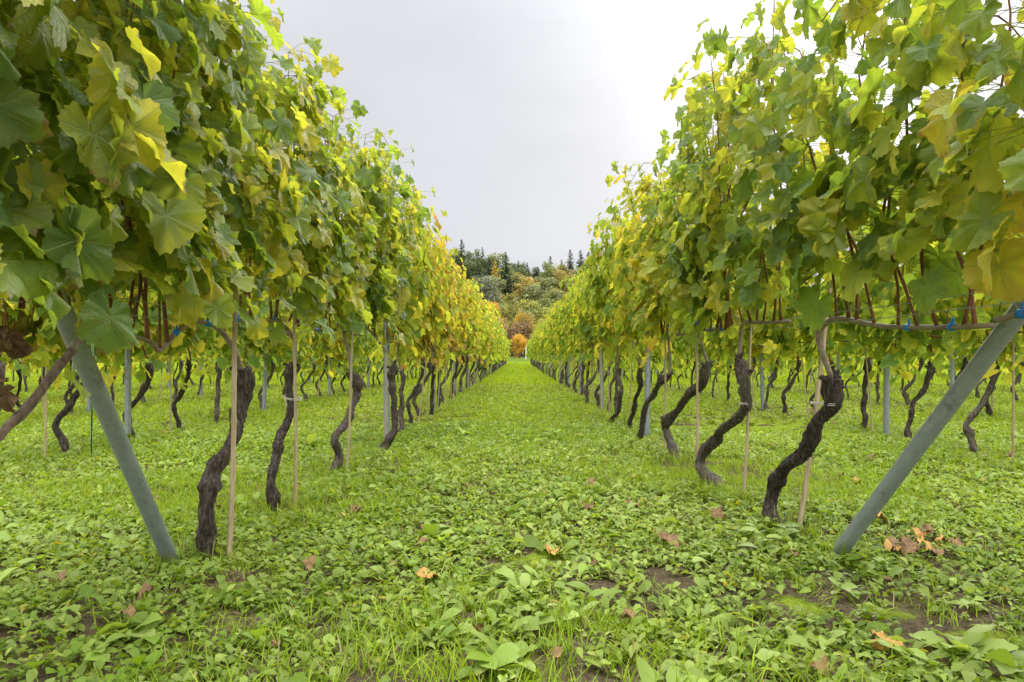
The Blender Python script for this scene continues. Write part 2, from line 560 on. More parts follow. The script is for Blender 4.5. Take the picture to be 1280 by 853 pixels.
def place_leaves(g, lod, P, Nn, Td, S, curl=1.0):
    """returns verts (n,V,3) and template faces for leaves at P with normals Nn and tips towards Td"""
    V2, T, Q = TEMPL[lod]
    n = len(P)
    Nn = unit(Nn)
    Td = unit(Td - (Td * Nn).sum(-1, keepdims=True) * Nn)
    Xd = np.cross(Td, Nn)
    x, y = V2[:, 0][None], V2[:, 1][None]
    r2 = x * x + y * y
    th = np.arctan2(x, y)
    k = g.uniform(0, 1, (n, 8, 1))
    asym = 1 + 0.14 * (k[:, 5] - .5) * np.sign(x)
    z = curl * ((-0.30 + 0.42 * k[:, 0]) * r2 * 0.8 + (0.05 + 0.34 * k[:, 1]) * np.abs(x) * (1 if lod else 0.9)
                - (0.05 + 0.40 * k[:, 2]) * np.maximum(y, 0) ** 2
                + 0.03 * np.sqrt(r2) * np.sin(15 * th + 9 * np.sqrt(r2) + 6.28 * k[:, 6]) + 0.10 * np.sqrt(r2) * np.sin(5 * th + 6.28 * k[:, 3]) + 0.075 * r2 * np.sin(9 * th + 6.28 * k[:, 4])
                + 0.06 * np.sqrt(r2) * np.cos(th * 7.1))
    mod = (1 + .10 * np.cos(3 * th + 6.28 * k[:, 6])) * (1 + .05 * np.cos(7 * th + 6.28 * k[:, 7]))
    x = x * asym * (.86 + .28 * k[:, 7]) * mod
    y = y * mod
    s = S[:, None, None]
    W = P[:, None, :] + s * (x[..., None] * Xd[:, None] + y[..., None] * Td[:, None] + z[..., None] * Nn[:, None])
    return W, T, Q


def gen_shoots(g, cane, n, top, spread=0.10):
    """upright shoots rising from a cane polyline"""
    out = []
    L = len(cane)
    for k in range(n):
        b = cane[int(np.clip((k + g.uniform(0.1, 0.9)) / n * L, 0, L - 1))]
        h = top + g.normal(-.03, 0.14) + (g.random() < .2) * .18 - b[2]
        m = 7
        P = [b]
        dx = g.normal(0, spread) - b[0] * 0.5
        dy = g.normal(0, 0.13)
        for i in range(1, m + 1):
            t = i / m
            P.append(b + np.array([dx * min(1, t * 1.6) + g.normal(0, .022), dy * t + g.normal(0, .022), h * t]))
        if g.random() < 0.45:
            e = P[-1]
            s_ = g.choice([-1, 1])
            P.append(e + np.array([s_ * .10, g.normal(0, .08), .03]))
            P.append(e + np.array([s_ * .19, g.normal(0, .10), -.10]))
        out.append(spline(P, 22))
    return out


def gen_foliage(g, shoots, n, lod, size=0.078, zlow=1.02, wide=0.20, bias=0.0, petioles=False, yr=(-9, 9), mat=None):
    which = g.integers(0, len(shoots), n)
    lens = np.array([len(s) for s in shoots])
    t = g.uniform(0.06, 1.0, n)
    A = np.array([shoots[w][min(int(q * lens[w]), lens[w] - 1)] for w, q in zip(which, t)])
    low = zlow + g.normal(0, 0.09, n) - (g.random(n) < (.05, .16, .16)[lod]) * g.uniform(0, 0.30, n)
    A[:, 2] = np.maximum(A[:, 2], low + g.uniform(0, 0.25, n) * (A[:, 2] < low))
    dang = g.random(n) < (.003, .022, .04)[lod]            # a few leaves dangle round the heads of the vines
    A[dang, 2] = zlow - g.uniform(.03, .30, dang.sum())
    side = np.where(g.random(n) < 0.5 + bias, 1, -1).astype(float)
    off = wide * g.uniform(0.15, 1.0, n) ** 0.75
    zz = (A[:, 2] - 1.0) / 1.5
    off[dang] *= .8
    off *= np.clip(1.25 - 0.55 * np.abs(zz - 0.45) * 1.4, 0.35, 1.2)
    lump = 1 + 0.35 * np.sin(A[:, 1] * 7 + A[:, 2] * 5) * np.cos(A[:, 2] * 8 - A[:, 1] * 3)
    D = np.stack([side * off * lump, g.normal(0, 0.075, n), g.normal(-0.015, 0.055, n)], -1)
    P = A + D
    P[:, 1] = np.clip(P[:, 1], yr[0], yr[1])
    out = off / wide
    Nn = np.stack([side * (0.35 + 0.6 * out), g.normal(0, 0.42, n), 0.50 + g.normal(0, 0.38, n)], -1)
    Td = np.stack([side * (0.30 + 0.3 * g.random(n)), g.normal(0, 0.45, n), -0.85 + g.normal(0, 0.35, n)], -1)
    S = size * g.uniform(0.55, 1.25, n) * np.clip(1.12 - 0.35 * np.clip(zz, 0, 1.2) ** 2, 0.6, 1.1)
    W, T, Q = place_leaves(g, lod, P, Nn, Td, S)
    nv = W.shape[1]
    base = (np.arange(n) * nv)[:, None, None]
    F_ = [(T[None] + base).reshape(-1, 3)]
    if Q is not None:
        F_.append((Q[None] + base).reshape(-1, 4))
    Vv = W.reshape(-1, 3)
    V2 = TEMPL[lod][0]
    luv = np.zeros((n, nv, 3)); luv[..., :2] = V2[None]
    tint = np.ones((n, nv, 4)); tint[..., :3] = g.random((n, 1, 3))
    luv = luv.reshape(-1, 3); tint = tint.reshape(-1, 4)
    if petioles:
        mb = MB()
        for i in range(0, n):
            p0, p1 = A[i], P[i]
            mid = (p0 + p1) / 2 + np.array([0, 0, 0.02])
            mb.tube(np.array([p0, mid, p1]), [0.0016, 0.0014, 0.0014], 3, cap=False)
        pv = np.concatenate(mb.V); pq = np.concatenate(mb.Q) + len(Vv)
        F_.append(pq) if Q is None else F_.__setitem__(1, np.vstack([F_[1], pq]))
        Vv = np.vstack([Vv, pv])
        luv = np.vstack([luv, np.zeros((len(pv), 3))])
        tp = np.ones((len(pv), 4)); tp[:, :3] = (0.1, 0.4, 0.2)
        tint = np.vstack([tint, tp])
    return mesh('foliage', Vv, F_, mat or (M_LEAF if lod == 0 else M_LEAF_FAR), True,
                {'luv': ('FLOAT_VECTOR', luv), 'tint': ('FLOAT_COLOR', tint)})


# ------------------------------------------------------------------ vine wood
def trunk_mesh(P, r0, seed, sides=12, rings=48, head=True):
    g = np.random.default_rng(seed)
    S = spline(P, rings)
    t = np.linspace(0, 1, rings)
    r = r0 * (1.0 + 0.45 * np.exp(-t / 0.05) + 0.45 * np.exp(-((t - 0.13) / 0.05) ** 2) * g.uniform(0.2, 0.9) - 0.14 * t)
    for _ in range(6):
        r *= 1 + g.uniform(0.08, 0.34) * np.exp(-((t - g.uniform(0.1, 0.9)) / g.uniform(0.02, 0.05)) ** 2)
    if head:
        r *= 1 + 0.55 * np.exp(-((t - 0.93) / 0.06) ** 2)
    S = S + np.stack([np.sin(t * 19 + g.uniform(0, 6)) * r * .30 + np.sin(t * 41 + g.uniform(0, 6)) * r * .10, np.cos(t * 15 + g.uniform(0, 6)) * r * .28, 0 * t], -1)
    mb = MB()
    mb.tube(S, r, sides, 0.26, seed)
    if rings >= 60:                                           # loose strips of old bark
        Tn = unit(np.gradient(S, axis=0))
        for k in range(34):
            i0 = int(g.integers(2, rings - 14)); m = int(g.integers(5, 12))
            az = g.uniform(0, 6.28)
            seg = S[i0:i0 + m]
            d = np.array([math.cos(az), math.sin(az), 0.0])
            d = unit(d - (d * Tn[i0:i0 + m]).sum(-1, keepdims=True) * Tn[i0:i0 + m])
            lift = 1.0 + .16 * np.linspace(0, 1, m) ** 3 * g.uniform(0, 1.6)
            mb.tube(seg + d * (r[i0:i0 + m] * lift)[:, None], g.uniform(.0018, .0042) * np.linspace(1, .4, m), 4, .2, seed + k)
    if head:
        e = S[-1]
        for k in range(g.integers(3, 6)):                      # pruning stubs on the head
            b = S[-1 - g.integers(0, 6)]
            d = unit(np.array([g.normal(0, 1), g.normal(0, 1), g.uniform(.2, 1.1)]))
            mb.tube(np.array([b, b + d * r0 * 1.3, b + d * r0 * g.uniform(1.7, 2.6)]), [r0 * .5, r0 * .42, r0 * .30], 7, 0.2, seed + k)
        for k in range(g.integers(0, 3)):
            b = S[g.integers(rings // 3, rings - 8)]
            d = unit(np.array([g.normal(0, 1), g.normal(0, 1), .3]))
            mb.tube(np.array([b, b + d * r0 * 1.2, b + d * r0 * 1.7]), [r0 * .4, r0 * .3, r0 * .2], 6, 0.2, seed + k)
    return mb.mesh('trunk', M_BARK), S[-1]


def cane_path(g, head, reach=-0.75, wirez=1.02):
    s = np.sign(reach)
    P = [head, head + np.array([-head[0] * .3 + g.normal(0, .03), s * .02, .13]), np.array([g.normal(0, .02), head[1] + s * .12, wirez + g.uniform(.02, .09)]),
         np.array([0.0, head[1] + s * .28, wirez + .025]), np.array([0.0, head[1] + reach * .65, wirez + .012]), np.array([0.0, head[1] + reach, wirez + .005])]
    return spline(P, 40)


def cane_and_shoots(g, cane, shoots, sep):
    mb = MB()
    mb.tube(cane, np.linspace(0.011, 0.0075, len(cane)), 7, 0.12, int(g.integers(1e6)))
    if not sep:
        return mb, [shoot_mb(g, s) for s in shoots]
    return mb, None


def shoot_tube(mb, g, s, r=0.0055, sides=6):
    rr = np.linspace(r * g.uniform(.8, 1.25), 0.0018, len(s))
    rr = rr * np.where(np.arange(len(s)) % 3 == 0, 1.28, 1.0)      # swollen nodes
    mb.tube(s, rr, sides)


ORD = ('first second third fourth fifth sixth seventh eighth ninth tenth eleventh twelfth thirteenth fourteenth fifteenth sixteenth '
       'seventeenth eighteenth nineteenth twentieth').split()

ROWX = 1.3
END = 72.0


def px_trunk(pts, x0, share=0.45):
    """trunk traced in the photo: bends partly across and partly along the row"""
    base_d = F * EYE / (pts[0][1] - HY)
    out = []
    for i, (a, b) in enumerate(pts):
        xk = (a - CX) / F * base_d
        x = x0 + share * (xk - x0)
        d = x * F / (a - CX)
        out.append(px(a, b, d))
    out = np.array(out)
    out[0][2] = hz(out[0][0], out[0][1]) - 0.03
    return out


NEAR = {
    'L': [[(265, 702), (261, 675), (257, 645), (268, 592), (290, 545), (304, 505), (303, 480), (300, 462)],
          [(343, 638), (341, 600), (346, 565), (361, 520), (362, 482), (366, 454)],
          [(418, 596), (423, 571), (420, 549), (434, 523), (446, 493), (440, 466)],
          [(466, 569), (483, 558), (494, 527), (491, 493), (491, 456)],
          [(501, 546), (502, 527), (502, 493), (504, 466)]],
    'R': [[(984, 664), (964, 651), (959, 619), (976, 591), (1005, 555), (1024, 527), (1037, 504), (1033, 484), (1037, 472)],
          [(903, 626), (891, 606), (876, 581), (880, 562), (898, 541), (916, 526), (930, 504), (931, 475), (924, 448)],
          [(846, 578), (836, 555), (832, 533), (843, 515), (862, 493), (880, 475), (884, 454)],
          [(814, 567), (798, 555), (801, 533), (809, 504), (822, 483), (834, 470)],
          [(791, 543), (787, 533), (793, 504), (800, 479), (800, 457)],
          [(762, 535), (762, 526), (773, 512), (776, 486), (771, 464)]],
}
NEAR_LABEL = {
    'L': ['nearest whole vine left of the path, gnarled trunk with swollen foot beside a pale stake',
          'slim vine second from the leaning left post, tied to a bamboo stake with string',
          'vine left of the path, trunk kinked near its foot with a tan stake against it',
          'left-row vine whose trunk sweeps over the ground before standing up by a steel post',
          'straight slim vine crowding just behind the steel post in the left row'],
    'R': ['nearest vine right of the path, thick trunk curved like a sickle, tied with string',
          'second vine from the leaning right post, long S-shaped trunk beside a tied tan stake',
          'third vine from the leaning right post, serpentine trunk with a bulging head',
          'bowed vine right of the path, standing before the first upright steel post',
          'slender vine just beyond the first upright steel post of the right row',
          'vine with a crooked elbow halfway up its trunk, sixth in the right row'],
}
GROUP = {'L': 'vines in the row left of the path', 'R': 'vines in the row right of the path'}

# generic wood and foliage, shared by the many farther vines
def generic_vine(seed, lod):
    g = np.random.default_rng(seed)
    lx, ly = g.uniform(0.02, 0.16), g.uniform(-0.22, 0.05)
    b1 = g.uniform(-0.12, 0.05)
    P = [(0, 0, -0.03), (b1 * .5, g.normal(0, .03), .10), (b1, g.normal(0, .04), .28), (b1 * .2 + lx * .3, ly * .3, .45), (lx * .9, ly * .8, .62), (lx, ly, g.uniform(.74, .86))]
    tm, head = trunk_mesh(np.array(P), g.uniform(0.017, 0.026), seed, 9 if lod == 1 else 6, 30 if lod == 1 else 14)
    cane = cane_path(g, head, -0.8)
    full = np.vstack([cane[10:], cane[10:] * [1, -0.3, 1]])
    sh = gen_shoots(g, full, 9, 2.34)
    mb = MB()
    mb.tube(cane, np.linspace(0.011, 0.0075, len(cane)), 6 if lod == 1 else 4)
    for s in sh:
        shoot_tube(mb, g, s if lod == 1 else s[::3], 0.0058, 5 if lod == 1 else 3)
    cm = mb.mesh('cane', M_SHOOT)
    if lod == 1:
        fm = gen_foliage(g, sh, 520, 1, 0.082, zlow=g.uniform(.98, 1.2), wide=0.23)
    else:
        fm = gen_foliage(g, sh, 360, 2, 0.102, zlow=.98, wide=0.24)
    return tm, cm, fm


MID = [generic_vine(100 + i, 1) for i in range(7)]
FAR = [generic_vine(200 + i, 2) for i in range(6)]


def autumn_of(rowx, y):
    a = 0.205 + 0.05 * math.sin(y * 0.9 + rowx)
    if rowx == -ROWX:
        a += 0.19 * math.exp(-((y - 11) / 4.5) ** 2) + 0.07 * math.exp(-((y - 20) / 6) ** 2)
        if y < 5.5:
            a -= 0.05
    elif rowx == ROWX:
        a += 0.05 * math.exp(-((y - 9) / 3.0) ** 2) + -.015 + (0.06 if y < 3 else 0)
    return max(0.05, a + random.gauss(0, 0.03))


vine_protos, TRUNKS = {}, {}


def plant_vine(x, y, i, far, label, group):
    """copies of the shared vines: trunk, cane, foliage"""
    lod = 'far' if far else 'mid'
    tm, cm, fm = (FAR if far else MID)[i]
    key = (lod, i)
    loc = (x + random.gauss(0, .02), y, float(hz(x, y)))
    if key not in vine_protos:
        t = thing('grapevine', loc, label, 'grapevine', group)
        ch = [link('trunk', tm, t), link('cane', cm, t), link('foliage', fm, t)]
        vine_protos[key] = (t, ch)
    else:
        p, pch = vine_protos[key]
        t = p.copy(); col.objects.link(t)
        t['label'] = label; t['group'] = group
        t.location = loc
        ch = []
        for c in pch:
            d = c.copy(); d.parent = t; col.objects.link(d); ch.append(d)
    f = ch[2]
    f.rotation_euler = (0, 0, random.choice([0, math.pi]) + random.gauss(0, .05))
    f.location = (0.13 if x == ROWX else 0, random.gauss(-0.2, .06), random.gauss(-.02, .05) - (.13 if abs(x) > 2 else 0))
    f.scale = (random.uniform(.85, 1.15) * (.9 if x == ROWX else 1), random.uniform(.95, 1.1), random.uniform(.91, 1.08))
    ch[0].scale = (random.uniform(.8, 1.15), random.uniform(.8, 1.2), random.uniform(.93, 1.04))
    f['autumn'] = autumn_of(x, y)
    return t


def near_vine(side, k, pts3, label, seed, nleaf, top, r0, zlow=1.02, reach=-0.8, canepts=None, headed=True, bias=0.0, wide=0.2, size=0.078, nshoot=9, yr=(-9, 9), lod=0, arm=None):
    g = np.random.default_rng(seed)
    base = np.array(pts3[0]) + [0, 0, 0.03]
    x0 = -ROWX if side == 'L' else ROWX
    t = thing('grapevine', tuple(base), label, 'grapevine', GROUP[side])
    loc = np.asarray(pts3) - base
    tm, head = trunk_mesh(loc, r0, seed, 14, 70, headed)
    if not headed:
        tm.materials[0] = M_OLDCANE
    link('trunk', tm, t)
    sx = x0 - base[0]
    if canepts is None:
        h2 = head.copy(); h2[0] -= sx
        cane = cane_path(g, h2, reach, 1.02 - base[2]) + [sx, 0, 0]
    else:
        cane = spline(np.asarray(canepts) - base, 44)
    mb = MB()
    mb.tube(cane, np.linspace(0.0125, 0.0080, len(cane)), 9, 0.16, seed)
    cn = link('cane', mb.mesh('cane', M_CANE), t)
    full = cane[8:]
    if canepts is None:
        back = cane[14:] * [1, -0.35, 1] + [0, 1.3 * head[1], 0]
        full = np.vstack([cane[8:], back[:14]])
    if arm is not None:
        full = spline(np.asarray(arm) - base, 40)
    sh = gen_shoots(g, full - [sx, 0, 0], nshoot, top - base[2])
    sh = [s + [sx, 0, 0] for s in sh]
    for s in sh:
        m2 = MB(); shoot_tube(m2, g, s, 0.0062, 7)
        link('shoot', m2.mesh('shoot', M_SHOOT), t)
    for q in (16, 27, 36):                                   # blue plastic ties on the wire
        if q < len(cane) and g.random() < 0.8:
            c = cane[q]; d = unit(cane[min(q + 1, len(cane) - 1)] - cane[q - 1])
            m3 = MB(); m3.tube(np.array([c - d * .011, c, c + d * .011]), [0.0125, 0.0135, 0.0125], 10)
            m3.tube(np.array([c + [0, 0, .010], c + [0.003, 0, .018], c + [.004, 0, .030]]), 0.0035, 5)
            tie = link('tie', m3.mesh('tie', M_BLUE), t); tie['label'] = 'blue plastic tie'
    shl = [s - [sx, 0, 0] for s in sh]
    fm = gen_foliage(g, shl, nleaf, lod, size, zlow - base[2], wide, bias, True, yr)
    f = link('foliage', fm, t, (sx, 0, 0))
    f['autumn'] = autumn_of(x0, float(base[1]))
    return t, head + base, cane + base


n_ind = 0
for side, s in (('L', -1), ('R', 1)):
    for k, pts in enumerate(NEAR[side]):
        P3 = px_trunk(pts, s * (ROWX + (0.02 if side == 'R' else 0.0)), 0.9 if (side, k) == ('L', 3) else 0.45)
        r0 = {('L', 0): .029, ('L', 1): .022, ('L', 2): .026, ('L', 3): .028, ('R', 0): .031, ('R', 1): .029, ('R', 2): .028, ('R', 3): .027}.get((side, k), .023)
        cp = None
        if side == 'R' and k == 0:
            h = P3[-1]
            cp = [h, px(1027, 445, h[1]), px(1021, 418, h[1] - .02), px(1035, 402, h[1] - .08), px(1052, 399, 2.92), px(1092, 407, 2.66), px(1140, 410, 2.40), px(1190, 409, 2.13), px(1238, 407, 1.92)]
        if side == 'L' and k == 0:
            h = P3[-1]
            cp = [h, px(293, 440, 2.95), px(283, 424, 2.93), px(268, 409, 2.85), px(243, 402, 2.75), px(222, 412, 2.62), px(199, 438, 2.50), px(186, 428, 2.42), px(160, 419, 2.3)]
        nl = 570 if side == 'L' else 470
        TRUNKS[(side, k)] = P3
        near_vine(side, k, P3, NEAR_LABEL[side][k], 300 + k + (50 if s > 0 else 0), nl if k < 4 else 520, {('R', 0): 2.06, ('R', 1): 2.52, ('R', 2): 2.48}.get((side, k), 2.38), r0,
                  canepts=cp, wide=0.24 if side == 'L' else 0.22, zlow=(1.26 if side == 'R' else 1.21) if k < 2 else 1.15, bias=0.12 * -s, lod=0 if k < 4 else 1, size=.083)
        n_ind += 1

# the vine at each near end of the rows, its trunk outside the picture, its arm and leaves inside
P3 = np.array([(-1.42, 1.15, -.03), (-1.40, 1.18, .15), (-1.36, 1.32, .38), (-1.32, 1.60, .60), (-1.30, 1.72, .665), (-1.285, 1.86, .80), (-1.27, 1.93, .875)])
near_vine('L', 9, P3, 'end vine at the left edge, its bare arm slanting up to the wire', 401, 860, 2.5, .0135,
          canepts=[P3[-1], px(92, 430, 1.99), px(110, 421, 2.06), px(140, 420, 2.18), px(158, 418, 2.27)], headed=False, wide=0.25, zlow=1.06, bias=0.2, nshoot=15, size=0.088, arm=[(-1.32, 1.12, .92), (-1.30, 1.5, .95), (-1.3, 1.93, 1.0), (-1.3, 2.4, 1.02)])
P3 = np.array([(1.50, .95, -.03), (1.48, 1.0, .2), (1.44, 1.10, .45), (1.40, 1.22, .70), (1.37, 1.35, .88)])
near_vine('R', 9, P3, 'end vine at the right edge with reddish shoots crossing the leaning post', 402, 300, 2.5, .018,
          canepts=[P3[-1], (1.36, 1.45, .97), (1.35, 1.62, .985), (1.345, 1.80, .975), (1.34, 1.93, .96)], headed=False, wide=0.25, zlow=1.24, bias=-.1, nshoot=9, size=0.086, arm=[(1.36, .95, .95), (1.36, 1.3, .97), (1.37, 1.6, .99), (1.37, 1.85, .97)])

# vines that follow in the two rows beside the path
SIDE = {-1: 'left', 1: 'right'}
def row_label(s, k):
    if k < 20:
        return '%s vine from the leaning end post, row %s of the path' % (ORD[k], SIDE[s])
    return None


for s in (-1, 1):
    y = 8.35 if s < 0 else 9.2
    k = 5 if s < 0 else 6
    while y < 60:
        lab = row_label(s, k) or 'small distant vine near the far end of the row %s of the path' % SIDE[s]
        plant_vine(s * ROWX, y, random.randrange(7 if y < 22 else 6), y >= 22, lab, GROUP['L' if s < 0 else 'R'])
        y += 0.97 + random.gauss(0, .05); k += 1; n_ind += 1

RNAME = {1: 'second', 2: 'third', 3: 'fourth', 4: 'fifth'}
for r, (y0, y1) in {1: (4.6, 36), 2: (7.6, 31), 3: (10.6, 26), 4: (14, 22)}.items():
    for s in (-1, 1):
        x = s * ROWX * (2 * r + 1)
        y = y0 + random.uniform(0, .5)
        k = 0
        while y < y1:
            if k < (12, 8, 5, 3)[r - 1]:
                lab = '%s vine from the near end in view, %s row out on the %s' % (ORD[k], RNAME[r], SIDE[s])
            else:
                lab = 'small vine deep in the %s row on the %s, half hidden behind nearer vines' % (RNAME[r], SIDE[s])
            plant_vine(x, y, random.randrange(7 if y < 13 else 6), y >= 13, lab, 'vines in the %s row on the %s' % (RNAME[r], SIDE[s]))
            y += 0.97 + random.gauss(0, .06); k += 1; n_ind += 1

# all vines farther off that nobody could count: one object
g = np.random.default_rng(77)
VV, FT, FQ, LU, TI, nn = [], [], [], [], [], 0
WV = MB()
spots = [(s * ROWX, y) for s in (-1, 1) for y in np.arange(60.5, END, .97)]
for r, (a, b) in {1: (36.5, END), 2: (31.5, END), 3: (26.5, END), 4: (22.5, 60), 5: (17, 55), 6: (20, 55), 7: (23, 50)}.items():
    for s in (-1, 1):
        spots += [(s * ROWX * (2 * r + 1), y) for y in np.arange(a, b, 1.35)]
for (x, y) in spots:
    n = 70 if y > 40 or abs(x) > 9 else 150
    P = np.stack([x + g.normal(0, .17, n), y + g.uniform(-.55, .55, n), 0.84 + 1.58 * g.random(n) ** .9 + g.normal(0, .06, n)], -1)
    sd = np.sign(P[:, 0] - x)
    W, T, Q_ = place_leaves(g, 2, P, np.stack([sd, g.normal(0, .5, n), .5 + g.normal(0, .4, n)], -1), np.stack([sd * .4, g.normal(0, .4, n), -np.ones(n)], -1), 0.17 * g.uniform(.6, 1.3, n))
    nv = W.shape[1]
    FT.append((T[None] + (np.arange(n) * nv)[:, None, None]).reshape(-1, 3) + nn)
    VV.append(W.reshape(-1, 3)); nn += n * nv
    ti = np.ones((n, nv, 4)); ti[..., :3] = g.random((n, 1, 3)); TI.append(ti.reshape(-1, 4))
    lean = g.uniform(-.15, .15)
    WV.tube(np.array([(x, y, -.02), (x - lean, y, .3), (x + lean * .5, y - .1, .8), (x, y - .1, 1.1)]), [.028, .024, .028, .014], 5)
VV = np.concatenate(VV)
wv = np.concatenate(WV.V); wq = np.concatenate(WV.Q) + len(VV); wt = np.concatenate(WV.T) + len(VV)
FTc = np.concatenate(FT)
tint = np.vstack([np.concatenate(TI), np.ones((len(wv), 4))])
me = mesh('distant_vines', np.vstack([VV, wv]), [FTc, wt, wq], M_LEAF_FAR, False, {'tint': ('FLOAT_COLOR', tint), 'luv': ('FLOAT_VECTOR', np.zeros((len(tint), 3)))})
me.materials.append(M_BARK)
mi = np.zeros(len(me.polygons), np.int32); mi[len(FTc):] = 1
me.polygons.foreach_set('material_index', mi)
o = tag(link('distant_vines', me), 'mass of distant vines filling the far rows on both sides', 'vines', kind='stuff')
o['autumn'] = 0.21

# ------------------------------------------------------------------ posts, stakes, wires
def pipe(P0, P1, r, wall=0.004, sides=24):
    """open-topped steel pipe"""
    mb = MB()
    P0, P1 = np.asarray(P0, float), np.asarray(P1, float)
    mb.tube(np.linspace(P0, P1, 6), r, sides, cap=False)
    d = unit(P1 - P0)
    mb.tube(np.array([P1, P1 - d * .15]), r - wall, sides, cap=False)
    a, b = 5 * sides, 6 * sides
    j = np.arange(sides); j2 = (j + 1) % sides
    mb.Q.append(np.stack([a + j, a + j2, b + j2, b + j], -1))
    return mb


def leaning_post(P0, P1, label):
    P0, P1 = np.array(P0, float), np.array(P1, float)
    d = Vector(P1 - P0)
    L = d.length
    t = thing('end_post', tuple(P0), label, 'post', 'leaning end posts')
    t.rotation_euler = d.to_track_quat('Z', 'Y').to_euler()
    link('pipe', pipe((0, 0, -.12), (0, 0, L), 0.0305).mesh('pipe', M_STEEL), t)
    for z in (1.02, 1.45, 1.9):
        a = np.linspace(0, 2 * np.pi, 25)
        mb = MB()
        mb.tube(np.stack([0.0325 * np.cos(a), 0.0325 * np.sin(a), z * L / d.z + .02 * np.sin(a)], -1), 0.0022, 6, cap=False)
        link('wire_loop', mb.mesh('wire_loop', M_WIRE), t)
    return t


LB, LT = px(216, 703, 2.84), None
LB[2] = 0
LM = px(88, 420, 2.19)
leaning_post(LB, LB + (LM - LB) * (2.3 / LM[2]), 'thick leaning galvanised steel post at the near end of the left row')
RB = px(1042, 690, 2.99); RB[2] = 0
RM = px(1272, 388, 2.24)
leaning_post(RB, RB + (RM - RB) * (2.3 / RM[2]), 'thick leaning galvanised steel post crossing the right edge of the view')

pm = pipe((0, 0, -.1), (0, 0, 2.3), 0.030, sides=18).mesh('pipe', M_STEEL)
clip_b = MB()
for z in (1.02, 1.45, 1.9):
    a = np.linspace(0, 2 * np.pi, 19)
    clip_b.tube(np.stack([0.0318 * np.cos(a), 0.0318 * np.sin(a), np.full(19, z)], -1), 0.002, 5, cap=False)
cmesh = clip_b.mesh('wire_loop', M_WIRE)
proto = None


def steel_post(x, y, label, group, small):
    global proto
    loc = (x, y, float(hz(x, y)))
    if proto is None:
        t = thing('steel_post', loc, label, 'post', group)
        proto = (t, [link('pipe', pm, t), link('wire_loop', cmesh, t)])
    else:
        t = proto[0].copy(); col.objects.link(t)
        t.location = loc; t['label'] = label; t['group'] = group
        for c in proto[1][:1 if small else 2]:
            d = c.copy(); d.parent = t; col.objects.link(d)
    t.rotation_euler = (random.gauss(0, .012), random.gauss(0, .012), random.uniform(0, 6))


for s in (-1, 1):
    ys_ = [6.8, 10.5, 14.1] if s < 0 else [7.0, 10.7, 14.3]
    while ys_[-1] < END - 4:
        ys_.append(ys_[-1] + 3.65)
    for k, y in enumerate(ys_):
        lab = '%s upright grey steel post along the row %s of the path' % (ORD[k], SIDE[s])
        steel_post(s * (ROWX + .01), y, lab, 'steel posts of the row %s of the path' % SIDE[s], y > 20)
for r, (y0, y1, nlab) in {1: (6.8, 40, 5), 2: (10.3, 36, 3), 3: (10.4, 30, 2), 4: (14.2, 26, 1)}.items():
    for s in (-1, 1):
        y, k = y0 + (0.5 if s > 0 and r == 1 else 0), 0
        while y < y1:
            if k < nlab:
                lab = '%s upright steel post in view of the %s row out on the %s' % (ORD[k], RNAME[r], SIDE[s])
            else:
                lab = 'thin distant steel post among vines of the %s row on the %s' % (RNAME[r], SIDE[s])
            steel_post(s * ROWX * (2 * r + 1), y, lab, 'steel posts of the %s row on the %s' % (RNAME[r], SIDE[s]), y > 12)
            y += 3.65; k += 1


def stake_mesh(P, r=0.0085):
    P = np.asarray(P, float)
    n = 40
    S = np.linspace(P[0], P[1], n)
    t = np.linspace(0, 1, n)
    S[:, 0] += 0.006 * np.sin(t * 5)
    rr = np.where(np.arange(n) % 6 == 0, r * 1.22, r) * (1.05 - .25 * t)
    mb = MB(); mb.tube(S, rr, 10)
    return mb.mesh('culm', M_BAMBOO)


def string_ring(c, u_, rx, ry):
    a = np.linspace(0, 2 * np.pi, 27)
    mb = MB()
    u_ = unit(u_); v_ = np.cross([0, 0, 1.], u_)
    for dz in (0, .007):
        mb.tube(c + rx * np.cos(a)[:, None] * u_ + ry * np.sin(a)[:, None] * v_ + np.stack([0 * a, 0 * a, dz + .008 * np.cos(a)], -1), .0022, 5, cap=False)
    e = c - ry * v_ * np.sign((v_)[1])
    mb.tube(np.array([e, e + [.008, -.012, -.03], e + [.004, -.012, -.06]]), .002, 5)
    return mb.mesh('string', M_STRING)


STK = [  # bottom px, top px, distance, string height px, tie offset, label
    ((287, 697), (294, 360), 2.88, 540, ('L', 0), 'pale bamboo stake upright beside the nearest left vine', False, .0105),
    ((369, 640), (368, 400), 3.80, 498, ('L', 1), 'bamboo stake tied with white string to the slim second vine on the left', True, .009),
    ((433, 597), (441, 420), 4.88, 500, ('L', 2), 'tan bamboo stake leaning on the kinked third vine of the left row', False, .009),
    ((481, 552), (483, 455), 6.6, 500, ('L', 3), 'thin pale stake beside the first upright steel post of the left row', False, .008),
    ((994, 660), (1042, 330), 3.40, 503, ('R', 0), 'brown bamboo stake tied to the sickle-shaped nearest right vine', True, .0115),
    ((926, 620), (938, 430), 4.10, 505, ('R', 1), 'tan stake tied with string to the S-shaped second vine on the right', True, .009),
    ((869, 590), (871, 420), 5.05, 0, None, 'straight pale stake standing alone between the second and third vines on the right', False, .009),
    ((829, 566), (832, 430), 6.0, 0, None, 'thin pale stake behind the serpentine third vine of the right row', False, .008),
]
